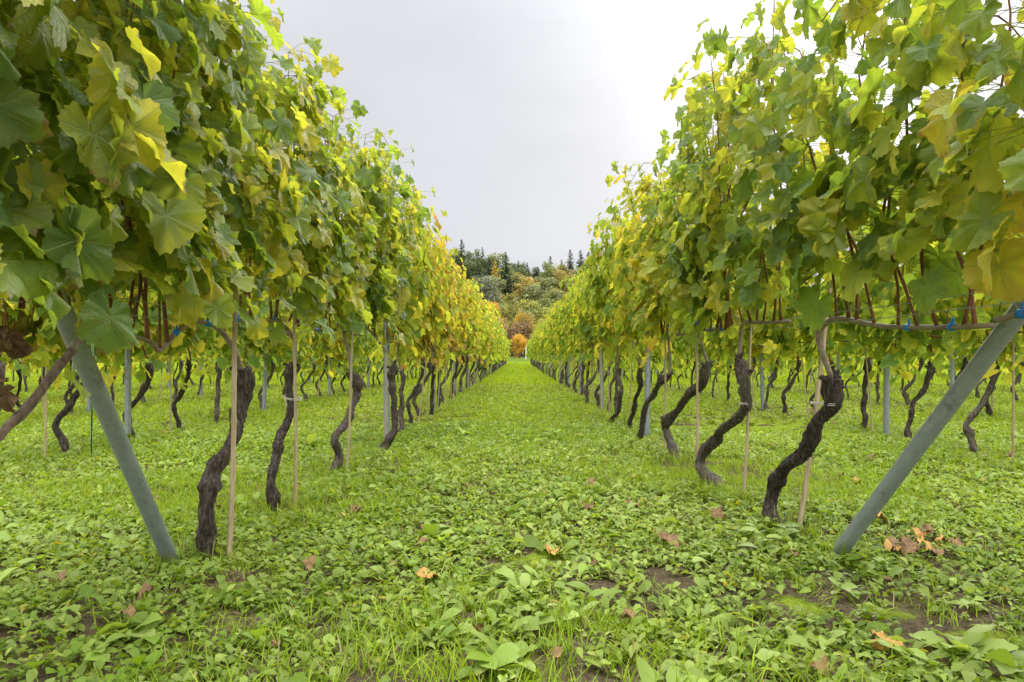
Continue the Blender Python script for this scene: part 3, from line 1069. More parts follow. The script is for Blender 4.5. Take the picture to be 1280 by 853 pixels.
for (b, tp, d, sy, vk, lab, tied, r) in STK:
    B, T_ = px(*b, d), px(*tp, d)
    B[2] = -0.02
    T_ = B + (T_ - B) * 1.12
    t = thing('bamboo_stake', tuple(B), lab, 'stake', 'bamboo stakes at the near vines')
    link('culm', stake_mesh([(0, 0, 0), T_ - B], r), t)
    if tied:
        z = EYE + (HY - sy) / F * d
        tr = spline(TRUNKS[vk], 60)
        q = tr[np.argmin(abs(tr[:, 2] - z))]
        f = (z - B[2]) / (T_ - B)[2]
        e = B + (T_ - B) * f
        v = (q - e) * [1, 1, 0]
        link('string', string_ring((q + e) / 2 - B, v, np.linalg.norm(v) / 2 + .045, .040), t)
sm = stake_mesh([(0, 0, -.02), (0.02, 0, 1.6)], .0085)
first = None
for s in (-1, 1):
    k = 0
    for x, y0, y1, st in ((s * ROWX, 8.2, 22, .97), (s * 3 * ROWX, 5.4, 15, 1.94), (s * 5 * ROWX, 9.2, 16, 2.9)):
        y = y0 + random.uniform(0, .4)
        k = 0
        while y < y1:
            where = {1: 'in the row %s of the path' % SIDE[s], 3: 'of the second row out on the %s' % SIDE[s], 5: 'of the third row out on the %s' % SIDE[s]}[round(abs(x) / ROWX)]
            if abs(x) < 2:
                lab = '%s thin stake past the first upright post, %s' % (ORD[k], where)
            else:
                lab = '%s thin stake in view among the vines %s' % (ORD[k], where)
            if first is None:
                first = link('bamboo_stake', sm); o = first
            else:
                o = first.copy(); col.objects.link(o)
            o.location = (x + random.gauss(.05, .04), y, float(hz(x, y)))
            o.rotation_euler = (random.gauss(0, .05), random.gauss(0, .05), random.uniform(0, 6))
            tag(o, lab, 'stake', 'thin stakes along the rows')
            y += st + random.gauss(0, .1); k += 1
mb = MB(); mb.tube(np.array([(0, 0, -.05), (0.0, 0, 1.2)]), .0055, 8)
tag(link('plant_rod', mb.mesh('plant_rod', M_GREENROD), None, tuple(px(113, 575, 5.6) * [1, 1, 0])), 'thin dark green rod beside a second-row vine, seen past the left leaning post', 'rod')

# trellis wires, one object each
def wire(x, z, y0, y1, label, r=0.0016):
    n = max(8, int((y1 - y0) / 1.2))
    y = np.linspace(y0, y1, n)
    S = np.stack([np.full(n, x) + .01 * np.sin(y * 1.1), y, z + .006 * np.sin(y * 1.72)], -1)
    mb = MB(); mb.tube(S, r, 5)
    tag(link('trellis_wire', mb.mesh('trellis_wire', M_WIRE)), label, 'wire', 'trellis wires')


HEIGHT = ((1.00, 'lowest'), (1.045, 'second lowest'), (1.45, 'middle'), (1.90, 'upper'))
for s in (-1, 1):
    for z, nm in HEIGHT:
        wire(s * ROWX + (.03 if nm.startswith('second') else 0), z, 1.2, END, '%s thin steel wire of the trellis row %s of the path' % (nm, SIDE[s]))
    for r in (1, 2, 3):
        wire(s * ROWX * (2 * r + 1), 1.01, 2, END, 'fruiting wire strung along the %s row out on the %s' % (RNAME[r], SIDE[s]))

# ------------------------------------------------------------------ weeds, grass, plants on the ground
def strips(g, P, az, el, L, W, nseg, droop, fold=0.25, shape='ovate', rgb=None):
    """n leaf blades: P base, az heading, el initial elevation, L length, W width; returns V, quads, colours"""
    n = len(P)
    t = np.linspace(0, 1, nseg + 1)
    ang = el[:, None] - droop[:, None] * t[None]
    dl = L[:, None] / nseg
    hx = np.concatenate([np.zeros((n, 1)), np.cumsum(np.cos(ang[:, :-1]) * dl, 1)], 1)
    hzv = np.concatenate([np.zeros((n, 1)), np.cumsum(np.sin(ang[:, :-1]) * dl, 1)], 1)
    if shape == 'ovate':
        wv = np.array([np.interp(q, [0, .18, .35, .6, .82, 1], [.12, .25, .8, 1, .72, .06]) for q in t])
    elif shape == 'blade':
        wv = np.interp(t, [0, .4, 1], [.8, 1, .05])
    else:
        wv = np.interp(t, [0, .5, 1], [.35, 1, .3])
    ca, sa = np.cos(az)[:, None], np.sin(az)[:, None]
    C = np.stack([P[:, 0:1] + ca * hx, P[:, 1:2] + sa * hx, P[:, 2:3] + hzv], -1)
    roll = g.normal(0, .35, n)[:, None]
    S = np.stack([-sa * np.cos(roll) + 0 * hx, ca * np.cos(roll) + 0 * hx, np.sin(roll) + 0 * hx], -1)
    half = (W[:, None] * wv[None] / 2)[..., None]
    upv = np.array([0, 0, 1.0])
    if fold is None:
        V = np.stack([C - S * half, C + S * half], 2)
        k = 2
    else:
        V = np.stack([C - S * half + upv * half * fold, C, C + S * half + upv * half * fold], 2)
        k = 3
    nv = (nseg + 1) * k
    q = []
    for i in range(nseg):
        for j in range(k - 1):
            a = i * k + j
            q.append((a, a + 1, a + k + 1, a + k))
    Q = (np.array(q)[None] + (np.arange(n) * nv)[:, None, None]).reshape(-1, 4)
    Cc = np.ones((n, nv, 4)); Cc[..., :3] = rgb[:, None, :]
    return V.reshape(-1, 3), Q, Cc.reshape(-1, 4)


def vnoise(x, y, s, seed):
    g = np.random.default_rng(seed)
    v = 0
    for k in range(6):
        a = g.uniform(0, 6.28); f = s * g.uniform(.6, 1.8)
        v = v + np.sin((x * np.cos(a) + y * np.sin(a)) * f + g.uniform(0, 6.28))
    return v / 2.4


class Field:
    def __init__(s): s.V, s.Q, s.C, s.n = [], [], [], 0

    def add(s, r):
        s.V.append(r[0]); s.Q.append(r[1] + s.n); s.C.append(r[2]); s.n += len(r[0])

    def build(s, name, mat, smooth=True):
        return mesh(name, np.concatenate(s.V), [np.concatenate(s.Q)], mat, smooth, {'tint': ('FLOAT_COLOR', np.concatenate(s.C))})


def scatter(g, n, d0, d1, margin=0.6, pw=1.0):
    """n ground points between distances d0 and d1, a little wider than the view"""
    y = np.sqrt(g.uniform(d0 * d0, d1 * d1, n)) if pw == 1.0 else (g.uniform(d0 ** pw, d1 ** pw, n)) ** (1 / pw)
    x = g.uniform(-1, 1, n) * (y * 0.82 + margin)
    return x, y


def green(g, n, lo=(.112, .185, .010), hi=(.31, .375, .080), x=None, y=None):
    t = g.random((n, 1))
    if x is not None:
        t = np.clip(t * .75 + .25 * (vnoise(x, y, 1.6, 5)[:, None] * .5 + .5), 0, 1)
    c = np.array(lo) * (1 - t) + np.array(hi) * t
    return c * g.uniform(.8, 1.2, (n, 1))


g = np.random.default_rng(11)
bare = [(0.16, 2.08, .20), (0.26, 2.5, .20), (1.35, 2.15, .30), (.10, 2.95, .16), (.55, 2.6, .14), (-1.05, 2.6, .15), (.95, 2.4, .12), (-.9, 2.2, .12)]


def thin(g, x, y):
    keep = np.ones(len(x), bool)
    for bx, by, br in bare:
        d = np.hypot(x - bx, (y - by) * .8) / br
        keep &= g.random(len(x)) < np.clip(d * d * 1.2 - .15, 0.05, 1)
    keep &= g.random(len(x)) < np.clip(1.2 + .55 * vnoise(x, y, 5.0, 8) + np.clip((y - 3.5) * .4, 0, 1), .25, 1)
    return keep


W_ = Field()
bare += [(-1.45, 2.84, .10), (1.39, 2.99, .10), (-1.3, 2.95, .12), (1.32, 3.4, .13)]


def rosettes(n, d0, d1, Lr, nl, nseg, el_r=(.15, 1.0), fold=.25, asp=(.5, .75), lo=(.112, .185, .010), hi=(.31, .375, .080), mask=None):
    x, y = scatter(g, n, d0, d1)
    k = thin(g, x, y)
    if mask is not None:
        k &= mask(x, y)
    x, y = x[k], y[k]
    n = len(x)
    Lc = g.uniform(*Lr, n)
    m = np.repeat(np.arange(n), nl)
    N_ = len(m)
    P = np.stack([x[m], y[m], hz(x[m], y[m]) + g.uniform(0.0, .035, N_)], -1)
    L = Lc[m] * g.uniform(.6, 1.2, N_)
    P[:, :2] += g.normal(0, .35, (N_, 2)) * L[:, None]
    cc = green(g, n, lo, hi, x, y)[m] * g.uniform(.85, 1.15, (N_, 1))
    yel = (g.random(N_) < .012) & (L < .06)
    cc[yel] = np.array((.34, .30, .04)) * g.uniform(.8, 1.1, (yel.sum(), 1))
    W_.add(strips(g, P, g.uniform(0, 6.28, N_), g.uniform(*el_r, N_), L, L * g.uniform(*asp, N_), nseg, g.uniform(.3, 1.5, N_), fold, 'ovate', cc))


grassy = lambda x, y: vnoise(x, y, 1.5, 21) > 0.25
broad = lambda x, y: (vnoise(x, y, 1.5, 21) < 0.55)
rosettes(11000, 1.5, 4.2, (.022, .048), 5, 4, mask=broad)
rosettes(300, 3.0, 7.5, (.055, .09), 5, 5, (.1, .7), .22, (.34, .52), (.13, .215, .014), (.32, .40, .10), mask=lambda x, y: vnoise(x, y, .9, 43) > .3)
rosettes(1500, 1.5, 7.5, (.05, .09), 5, 5, (.2, 1.0), .25, (.36, .58), (.12, .21, .012), (.31, .39, .085), mask=lambda x, y: vnoise(x, y, 1.2, 33) > -.1)
rosettes(300, 1.5, 3.4, (.07, .12), 6, 6, (.1, .75), .22, (.34, .52), (.13, .215, .014), (.32, .40, .10), mask=lambda x, y: (vnoise(x, y, 1.1, 41) > .25) | ((np.abs(x - .25) < .35) & (y < 4)))
rosettes(19000, 4.2, 8.5, (.028, .056), 5, 2, mask=lambda x, y: vnoise(x, y, 1.5, 21) < .9)
rosettes(26000, 8.5, 20, (.04, .075), 4, 2, fold=None, lo=(.105, .160, .005), hi=(.265, .305, .034))
rosettes(26000, 20, 45, (.07, .13), 3, 1, fold=None, lo=(.105, .160, .005), hi=(.265, .305, .034))
rosettes(15000, 45, 76, (.10, .20), 3, 1, fold=None, lo=(.105, .160, .005), hi=(.265, .305, .034))
tag(link('weeds', W_.build('weeds', M_WEED)), 'low broadleaved weeds carpeting the whole vineyard floor', 'weeds', kind='stuff')

G_ = Field()


def grass(n, d0, d1, Lr, wr, nseg, mask=None, clump=8):
    x, y = scatter(g, n // clump, d0, d1)
    x = np.repeat(x, clump) ; y = np.repeat(y, clump)
    x = x + g.normal(0, .03, len(x)); y = y + g.normal(0, .03, len(y))
    if mask is not None:
        k = mask(x, y); x, y = x[k], y[k]
    n = len(x)
    L = g.uniform(*Lr, n)
    cc = green(g, n, (.14, .235, .006), (.29, .38, .018))
    dry = g.random(n) < .06
    cc[dry] = np.array((.36, .30, .15)) * g.uniform(.7, 1.1, (dry.sum(), 1))
    G_.add(strips(g, np.stack([x, y, hz(x, y) - .005], -1), g.uniform(0, 6.28, n), g.uniform(.7, 1.5, n), L, g.uniform(*wr, n), nseg, g.uniform(.2, 1.6, n), None, 'blade', cc))


grass(60000, 1.5, 5, (.05, .13), (.0025, .0055), 3, mask=grassy)
grass(14000, 1.5, 5, (.04, .10), (.0025, .005), 3)
grass(120000, 5, 15, (.05, .12), (.005, .010), 2, mask=lambda x, y: (vnoise(x, y, .9, 22) > -.5) | (np.abs(x) < .6))
grass(60000, 14, 76, (.06, .16), (.012, .03), 1)
n = 3200                                              # dry stalks lying among the weeds
x, y = scatter(g, n, 1.5, 6.5)
c_ = np.array((.30, .235, .13)) * g.uniform(.45, 1.15, (n, 1))
G_.add(strips(g, np.stack([x, y, hz(x, y) + g.uniform(.004, .03, n)], -1), g.uniform(0, 6.28, n), g.normal(.05, .18, n), g.uniform(.03, .11, n), g.uniform(.0015, .0035, n), 2, g.normal(.1, .2, n), None, 'blade', c_))
for (bx, by) in [(-1.42, 2.84), (1.40, 2.99), (-1.28, 2.92), (1.33, 3.38), (-1.35, 3.86), (1.25, 4.07), (-1.3, 4.9), (1.3, 5.5), (-1.27, 6.8), (1.33, 7.0)]:
    n = 110
    an = g.uniform(0, 6.28, n); rr = .035 + np.abs(g.normal(0, .07, n))
    x, y = bx + rr * np.cos(an), by + rr * np.sin(an)
    G_.add(strips(g, np.stack([x, y, hz(x, y) - .005], -1), an + g.normal(0, .8, n), g.uniform(.8, 1.5, n), g.uniform(.06, .17, n), g.uniform(.003, .006, n), 3, g.uniform(.3, 1.5, n), None, 'blade', green(g, n, (.12, .20, .01), (.26, .33, .03))))
tag(link('grass', G_.build('grass', M_WEED)), 'fine green grass growing in patches through the weeds', 'grass', kind='stuff')

# bigger plants one can pick out
def dock(x, y, n, L, label, seed, up_=(.35, 1.1)):
    q = np.random.default_rng(seed)
    az = np.linspace(0, 6.28, n, endpoint=False) + q.normal(0, .3, n)
    t = thing('dock_plant', (x, y, float(hz(x, y))), label, 'plant', 'broad-leaved dock plants')
    for i in range(n):
        l_ = L * q.uniform(.65, 1.1)
        c = green(q, 1, (.15, .23, .02), (.32, .40, .10))
        P = np.array([[q.normal(0, .01), q.normal(0, .01), .005]])
        V, Q_, C = strips(q, P, az[i:i + 1], q.uniform(*up_, 1), np.array([l_]), np.array([l_ * q.uniform(.38, .55)]), 8, q.uniform(.5, 1.3, 1), .22, 'ovate', c)
        V = V + q.normal(0, .0022, V.shape)
        link('leaf', mesh('leaf', V, [Q_], M_WEED, True, {'tint': ('FLOAT_COLOR', C)}), t)


def gp(a, b):
    d = F * EYE / (b - HY)
    return (a - CX) / F * d, d


for i, (a, b, n, L, lab) in enumerate([
    (538, 672, 11, .15, 'leafy dock clump standing alone left of the middle of the path'),
    (1195, 812, 12, .15, 'large pale-leaved dock clump at the bottom right beside bare brown soil'),
    (1262, 838, 8, .13, 'dock plant filling the bottom right corner'),
    (630, 838, 8, .14, 'broad pale leaves low at the bottom edge, middle of the path'),
    (690, 790, 7, .11, 'dock plant beside the bare soil in the middle of the path'),
    (700, 690, 8, .11, 'dock plant in the middle of the path, just left of the red-brown fallen leaf'),
    (655, 745, 7, .10, 'spreading dock plant right of the curled orange leaf on the path'),
    (160, 800, 9, .12, 'bright green dock clump at the bottom left'),
    (1080, 800, 7, .11, 'dock plant below the foot of the right leaning post'),
    (180, 655, 8, .12, 'dock plant just left of the foot of the left leaning post'),
    (1140, 505, 9, .30, 'tall weed clump at the foot of an upright steel post in the second right row'),
    (580, 545, 8, .20, 'weed clump on the left margin of the path beyond the fourth vine'),
    (385, 560, 8, .2, 'weed clump between the second and third vines on the left'),
]):
    dock(*gp(a, max(b, 500)), n, L, lab, 600 + i)

# fallen vine leaves
def fallen(a, b, size, label, seed, mat=M_DEAD, group='fallen vine leaves', curl=1.15):
    q = np.random.default_rng(seed)
    x, y = gp(a, b)
    W, T, Q_ = place_leaves(q, 0, np.zeros((1, 3)), np.array([[q.normal(0, .16), q.normal(-.1, .16), 1.0]]), np.array([[q.normal(0, 1), q.normal(0, 1), 0.]]), np.array([size]), curl)
    V = W[0]
    rr_ = np.hypot(V[:, 0], V[:, 1]) / size
    V[:, :2] *= (1 - .22 * rr_ ** 2)[:, None]              # dried margins roll in
    V[:, 2] += size * (.5 * rr_ ** 3 * np.sin(np.arctan2(V[:, 1], V[:, 0]) * 2 + q.uniform(0, 6)) + q.normal(0, .05, len(V)))
    V[:, 2] -= V[:, 2].min()
    me = mesh('fallen_leaf', V, [T, Q_], mat, True)
    tag(link('fallen_leaf', me, None, (x, y, float(hz(x, y)) + .020)), label, 'leaf', group)


FL = [
    (535, 731, .058, 'curled orange-brown fallen leaf with a yellow end, middle of the path', M_DEAD_Y),
    (444, 640, .060, 'folded tan fallen leaf lying left of the dock clump', M_DEAD),
    (387, 717, .042, 'small crumpled brown leaf left of the path, below the nearest left vines', M_DEAD),
    (735, 648, .052, 'rust leaf in the middle of the path, left of its red neighbour', M_DEAD),
    (790, 640, .058, 'dark red fallen leaf on the path, farther of the two brightest', M_DEAD),
    (832, 690, .066, 'long dark brown fallen leaf on the right half of the path', M_DEAD),
    (690, 692, .050, 'orange fallen leaf beside dock leaves in the middle of the path', M_DEAD_Y),
    (893, 655, .050, 'brown leaf left of the foot of the sickle-shaped vine', M_DEAD),
    (1050, 597, .055, 'rusty leaf lying behind the right leaning post', M_DEAD),
    (1068, 606, .045, 'small orange leaf close behind the right leaning post', M_DEAD_Y),
    (185, 768, .040, 'small red-brown leaf at the bottom left among bare soil', M_DEAD),
    (1098, 808, .060, 'yellow-brown leaf at the bottom right beside the dock clump', M_DEAD_Y),
    (372, 615, .038, 'small orange leaf at the foot of the second bamboo stake', M_DEAD_Y),
    (740, 612, .042, 'small pale rust leaf far along the path, right of centre', M_DEAD),
    (205, 545, .06, 'orange leaf in the weeds of the second row on the left', M_DEAD_Y),
    (1010, 520, .07, 'rust leaf lying under the second row on the right', M_DEAD),
]
for i, (a, b, s_, lab, mt) in enumerate(FL):
    fallen(a, b, s_, lab, 700 + i, mt)
for i in range(13):
    fallen(1092 + random.uniform(-5, 105), 680 + random.gauss(0, 9), random.uniform(.035, .06), 'dry rust-brown leaf in the loose litter right of the right leaning post', 730 + i, M_DEAD if i % 3 else M_DEAD_Y, 'dry leaves littered by the right post')

for i in range(46):
    b_ = 470 + 380 * random.random() ** 1.3
    fallen(random.uniform(20, 1260), b_, random.uniform(.02, .04), 'small dry brown leaf scrap lying among the green weeds', 760 + i, M_DEAD, 'small dry leaf scraps among the weeds')

# a withered bunch of leaves hanging at the left edge
q = np.random.default_rng(9)
n = 6
P = np.stack([q.normal(-1.285, .012, n), q.normal(1.705, .03, n), q.uniform(.76, .93, n)], -1)
W, T, Q_ = place_leaves(q, 0, P, np.stack([q.normal(.4, .5, n), -1 + q.normal(0, .5, n), q.normal(0, .3, n)], -1), np.tile([0.1, 0, -1.], (n, 1)) + q.normal(0, .2, (n, 3)), q.uniform(.03, .05, n), 3.6)
nv = W.shape[1]; bs = (np.arange(n) * nv)[:, None, None]
tag(link('withered_leaves', mesh('withered_leaves', W.reshape(-1, 3), [(T[None] + bs).reshape(-1, 3), (Q_[None] + bs).reshape(-1, 4)], M_WITHER, True)),
    'withered brown bunch of dry leaves hanging at the left edge', 'dry leaves')

# ------------------------------------------------------------------ woods beyond
def crown_quads(P, Nn, S, g):
    n = len(P)
    Nn = unit(Nn)
    a = unit(np.cross(Nn, g.normal(0, 1, (n, 3))))
    b = np.cross(Nn, a)
    s = S[:, None]
    V = np.stack([P - a * s, P - b * s * .6, P + a * s, P + b * s * .6], 1)
    ti = np.ones((n, 4, 4)); ti[..., :3] = g.random((n, 1, 3))
    return V, ti


def broadleaf(seed, n=2600, clumps=34):
    """crown of radius about 1 standing from z=0.25 to z=2"""
    g = np.random.default_rng(seed)
    D = unit(g.normal(0, 1, (clumps, 3)))
    C = D * g.uniform(.35, .82, (clumps, 1)) * [1, 1, 1.12] + [0, 0, .98]
    rad = g.uniform(.22, .42, clumps)
    k = g.integers(0, clumps, n)
    d = unit(g.normal(0, 1, (n, 3)))
    P = C[k] + d * (rad[k] * g.uniform(.45, 1.1, n))[:, None]
    V, ti = crown_quads(P, d + g.normal(0, .5, (n, 3)) + [0, 0, .3], g.uniform(.04, .085, n), g)
    ti[..., 0] = np.clip(.14 * ti[..., 0] + .86 * g.random(clumps)[k][:, None], 0, 1)
    Q = np.arange(n * 4).reshape(-1, 4)
    cm = mesh('crown', V.reshape(-1, 3), [Q], M_CROWN, False, {'tint': ('FLOAT_COLOR', ti.reshape(-1, 4))})
    mb = MB()
    mb.tube(spline([(0, 0, -.1), (.02, .01, .4), (0, .03, .9), (.03, 0, 1.4)], 12), np.linspace(.07, .02, 12), 7, .15, seed)
    for i in range(9):
        z = g.uniform(.45, 1.0)
        mb.tube(np.array([(0.01, .02, z), tuple(np.array([0, 0, z]) + (C[i] - [0, 0, z]) * .5), tuple(C[i])]), [.03, .02, .008], 5)
    return cm, mb.mesh('trunk', M_WOOD)


def conifer(seed, n=2600):
    """spire of height 2 and base radius about 0.42"""
    g = np.random.default_rng(seed)
    V_, T_ = [], []
    levels = 26
    P, Nn, S, tt = [], [], [], []
    for i in range(levels):
        f = i / (levels - 1)
        z0 = .16 + 1.82 * f
        rl = .44 * (1 - f) ** .72 * g.uniform(.82, 1.12) + .03
        nb = int(8 - 3 * f)
        for j in range(nb):
            az = g.uniform(0, 6.28); L = rl * g.uniform(.6, 1.15)
            m = int(max(4, 14 * (1 - f) + 4))
            t = g.uniform(.1, 1, m)
            p = np.stack([np.cos(az) * L * t, np.sin(az) * L * t, z0 - .30 * L * t + .12 * L * t * t], -1) + g.normal(0, .02 + .015 * (1 - f), (m, 3))
            P.append(p); Nn.append(np.tile([np.cos(az) * .5, np.sin(az) * .5, .8], (m, 1)) + g.normal(0, .4, (m, 3)))
            S.append(g.uniform(.03, .06, m) * (1.15 - .45 * f)); tt.append(np.full(m, g.random()))
    P = np.concatenate(P); Nn = np.concatenate(Nn); S = np.concatenate(S); tt = np.concatenate(tt)
    V, ti = crown_quads(P, Nn, S, g)
    ti[..., 0] = np.clip(.4 * ti[..., 0] + .6 * tt[:, None], 0, 1); ti[..., 1] *= .3
    cm = mesh('crown', V.reshape(-1, 3), [np.arange(len(P) * 4).reshape(-1, 4)], M_CROWN, False, {'tint': ('FLOAT_COLOR', ti.reshape(-1, 4))})
    mb = MB(); mb.tube(np.array([(0, 0, -.1), (0, 0, 1), (0, 0, 1.96)]), [.03, .018, .003], 6)
    return cm, mb.mesh('trunk', M_WOOD)


BROAD = [broadleaf(i) for i in range(6)]
CONIF = [conifer(20 + i) for i in range(5)]
tree_proto = {}
COLS = dict(dark=(.042, .072, .032), mid=(.085, .12, .036), pale=(.19, .225, .065), olive=(.27, .255, .05), grey=(.235, .25, .095), gold=(.46, .31, .04),
            brown=(.36, .27, .065), orange=(.62, .34, .025), red=(.28, .17, .08), silver=(.21, .235, .145), ygreen=(.32, .33, .06))


def tree(kind, i, a, top, d, wpx, colour, label, group, cat='tree', name=None):
    """a tree whose top shows near pixel (a, top), standing d metres away and wpx pixels wide"""
    x = (a - CX) / F * d
    zb = float(hz(x, d)) if d < 98 else float(max(hillz(x, d), hz(x, d)))
    zt = EYE + (HY - top) / F * d
    h = max(zt - zb, 1.2)
    src = (CONIF if kind == 'c' else BROAD)
    i %= len(src)
    nm = name or ('conifer' if kind == 'c' else 'broadleaf_tree')
    if (kind, i) not in tree_proto:
        t = thing(nm, (x, d, zb), label, cat, group)
        ch = [link('crown', src[i][0], t), link('trunk', src[i][1], t)]
        tree_proto[(kind, i)] = (t, ch)
    else:
        p, pch = tree_proto[(kind, i)]
        t = p.copy(); t.name = nm; col.objects.link(t)
        t.location = (x, d, zb)
        tag(t, label, cat, group)
        if not group and 'group' in t: del t['group']
        ch = []
        for c in pch:
            e = c.copy(); e.parent = t; col.objects.link(e); ch.append(e)
    wr = wpx * (1.5 if kind == 'c' else 1.3) / F * d / (0.84 if kind == 'c' else 2.0)
    t.scale = (wr, wr, h / 2.0)
    t.rotation_euler = (0, 0, random.uniform(0, 6.28))
    j = random.uniform(.88, 1.12)
    ch[0]['crown_colour'] = [c * j for c in COLS[colour]]


T = tree
GR = 'trees on the ridge'
SL = 'trees and shrubs on the slope'
# ridge, left to right
T('c', 0, 577, 299, 205, 17, 'dark', 'tall dark conifer spire at the left end of the skyline', GR)
T('b', 0, 566, 308, 215, 26, 'pale', 'pale round treetop left of the tall conifer on the skyline', GR)
T('b', 1, 590, 309, 212, 26, 'mid', 'rounded green treetop right of the tall skyline conifer', GR)
T('c', 1, 603, 309, 214, 11, 'dark', 'small pointed conifer poking up between two round treetops', GR)
T('b', 2, 619, 313, 212, 30, 'pale', 'broad pale-green treetop on the skyline above the yellow larch', GR)
T('c', 2, 611, 322, 180, 17, 'dark', 'dark conifer close beside the yellow larch', GR)
T('c', 3, 619, 326, 178, 14, 'gold', 'golden yellow larch among dark conifers on the left slope', GR)
T('c', 4, 632, 316, 172, 20, 'dark', 'big dark fir reaching down to the middle of the slope', GR)
T('b', 3, 640, 326, 205, 18, 'mid', 'green treetop just right of the big dark fir', GR)
T('c', 0, 648, 326, 204, 12, 'mid', 'green conifer on the falling skyline, right of the big dark fir', GR)
T('b', 4, 653, 328, 208, 16, 'mid', 'dark round treetop halfway down the falling skyline', GR)
T('c', 1, 659, 329, 206, 11, 'dark', 'slim conifer halfway down the falling skyline', GR)
T('b', 5, 667, 333, 207, 16, 'mid', 'low green treetop before the dip in the skyline', GR)
T('c', 2, 673, 334, 206, 11, 'dark', 'small conifer at the dip in the skyline', GR)
T('b', 0, 681, 338, 205, 18, 'mid', 'low treetop in the dip of the skyline', GR)
T('c', 3, 688, 320, 206, 11, 'dark', 'lone pointed conifer right of the dip in the skyline', GR)
T('b', 1, 695, 336, 204, 14, 'mid', 'low green treetop between two pointed conifers', GR)
T('c', 4, 702, 325, 206, 10, 'mid', 'slender conifer between the lone one and the tall trio', GR)
T('c', 0, 713, 312, 206, 14, 'dark', 'leftmost of three tall conifers on the right skyline', GR)
T('c', 1, 726, 313, 207, 16, 'dark', 'middle of three tall conifers on the right skyline', GR)
T('c', 2, 736, 315, 206, 14, 'dark', 'rightmost of three tall conifers on the right skyline', GR)
for k, (a, tp) in enumerate([(548, 312), (555, 318), (750, 322), (765, 330), (780, 326), (530, 315), (800, 330)]):
    T('c' if k % 2 else 'b', k, a, tp, 206 + k, 22, 'mid', 'dark skyline tree largely hidden behind the %s vine row' % ('left' if a < 640 else 'right'), 'skyline trees behind the vine rows')
# slope
T('b', 2, 588, 322, 190, 30, 'mid', 'dull green tree under the tall left skyline conifer', SL)
T('c', 3, 585, 335, 176, 17, 'dark', 'dark conifer behind the silver-green tree', SL)
T('c', 0, 598, 330, 186, 15, 'dark', 'dark narrow conifer above the silver-green tree', SL)
T('b', 3, 604, 339, 150, 34, 'silver', 'round silver-green tree on the left of the slope', SL)
T('b', 4, 645, 340, 178, 22, 'olive', 'olive tree beside the big dark fir', SL)
T('b', 5, 657, 344, 165, 32, 'brown', 'olive-brown tree with a rusty top at the centre of the slope', SL)
T('b', 0, 681, 344, 172, 30, 'grey', 'grey-green tree right of the centre of the slope', SL)
T('b', 1, 704, 335, 175, 26, 'brown', 'yellow-brown tree below the three tall conifers', SL)
T('b', 2, 722, 342, 170, 28, 'grey', 'grey-green tree meeting the right vine row', SL)
T('b', 3, 668, 352, 160, 24, 'grey', 'grey-green tree in front of the olive-brown one', SL)
T('b', 4, 694, 360, 150, 32, 'pale', 'pale green tree low on the right slope', SL)
T('b', 5, 640, 366, 150, 30, 'olive', 'olive tree below the big dark fir', SL)
T('b', 0, 662, 372, 140, 30, 'ygreen', 'yellow-green tree low at the centre of the slope', SL)
T('b', 1, 614, 374, 132, 24, 'orange', 'round bright orange tree below the silver-green one', SL)
T('b', 2, 632, 378, 125, 28, 'olive', 'olive shrub right of the bright orange tree', SL)
T('b', 3, 684, 380, 130, 34, 'ygreen', 'yellow-green shrub by the right vine row', SL)
T('b', 4, 652, 388, 118, 20, 'gold', 'golden shrub just above the red-brown thicket', SL)
T('b', 5, 664, 390, 114, 30, 'brown', 'brown-green shrub above the orange bush', SL)
T('b', 0, 622, 392, 116, 30, 'brown', 'brown shrub left of the red-brown thicket', SL)
T('b', 1, 634, 401, 108, 30, 'red', 'red-brown thicket left of the orange bush', SL)
T('b', 2, 651, 399, 106, 34, 'red', 'red-brown shrub rising behind the orange bush', SL)
T('b', 3, 668, 401, 107, 30, 'brown', 'brown shrub right of the orange bush', SL)
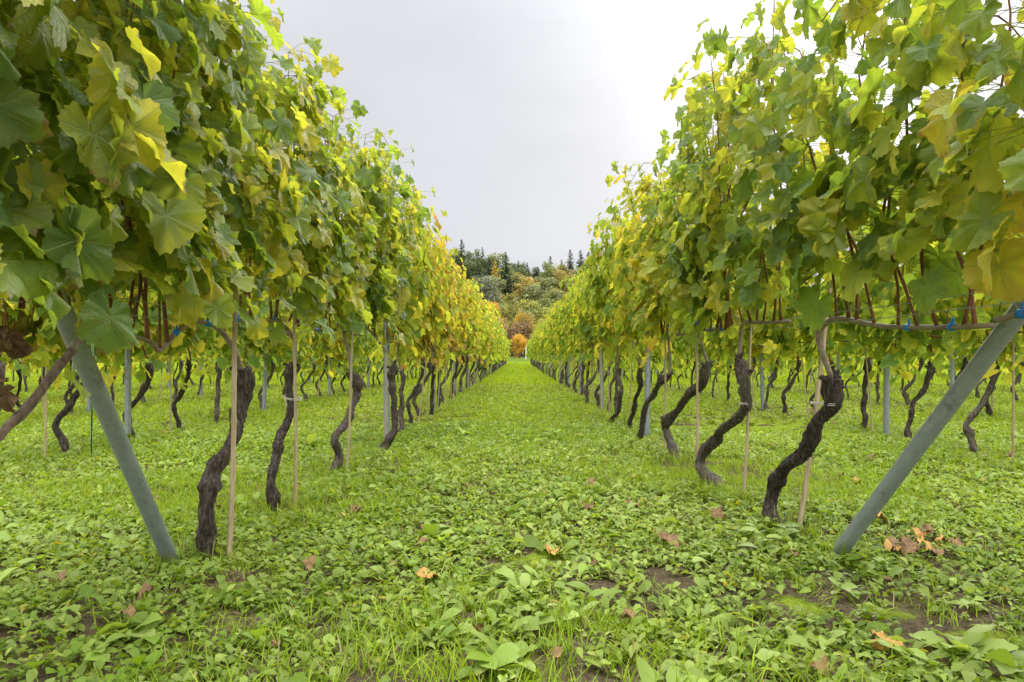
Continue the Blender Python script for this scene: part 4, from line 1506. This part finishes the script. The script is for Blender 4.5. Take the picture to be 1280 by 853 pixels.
T('b', 4, 682, 404, 104, 30, 'olive', 'low olive shrub at the foot of the hill on the right', SL)
T('b', 5, 612, 404, 104, 30, 'olive', 'low olive shrub at the foot of the hill on the left', SL)
T('b', 0, 649, 415, 92, 21, 'orange', 'glowing orange bush at the end of the grass path', None, 'bush', 'orange_bush')
q = random.Random(6)
for k in range(16):
    a = 562 + k * 11.8 + q.uniform(-3, 3)
    T('c' if k % 3 else 'b', k, a, float(np.interp(a, [560, 600, 640, 675, 690, 720, 745], [316, 317, 331, 341, 338, 327, 322])) + q.uniform(-1, 6), q.uniform(194, 203), q.uniform(13, 18), 'dark' if k % 2 else 'mid',
      'dark conifer crowded into the band below the skyline', 'conifer band of the ridge')
for k in range(44):
    a, d = q.uniform(572, 742), q.uniform(112, 200)
    x = (a - CX) / F * d
    base = HY - (float(hillz(x, d)) - EYE) / d * F
    T('b', k, a, base - q.uniform(16, 30), d, q.uniform(20, 30), q.choice(['olive', 'grey', 'brown', 'mid', 'pale', 'ygreen', 'mid']),
      'small bushy tree filling a gap on the wooded slope', 'undergrowth trees of the wooded slope')
for k in range(26):
    a = q.choice([q.uniform(470, 575), q.uniform(725, 830)])
    d = q.uniform(108, 190)
    base = HY - (hillz(0, d) - EYE) / d * F
    T('c' if k % 4 == 0 else 'b', k, a, base - q.uniform(24, 44), d, q.uniform(26, 36), q.choice(['olive', 'grey', 'brown', 'mid', 'pale']),
      'wooded slope tree behind the %s vine row' % ('left' if a < 640 else 'right'), 'slope trees behind the vine rows')

mb = MB()
mb.tube(np.array([(0, 0, -.2), (0, 0, 1.55), (0, 0, 1.6)]), [.085, .085, .07], 4)
x, d = (657.5 - CX) / F * 86, 86
tag(link('marker_post', mb.mesh('marker_post', M_CONC, False), None, (x, d, float(hz(x, d)))), 'short white post right of the orange bush at the end of the path', 'post')
print('individual vines', n_ind + 2, 'distant spots', len(spots))

for o in bpy.data.objects:
    if 'label' in o and not 4 <= len(o['label'].replace('-', ' ').split()) <= 16:
        print('LABEL', len(o['label'].split()), o['label'])
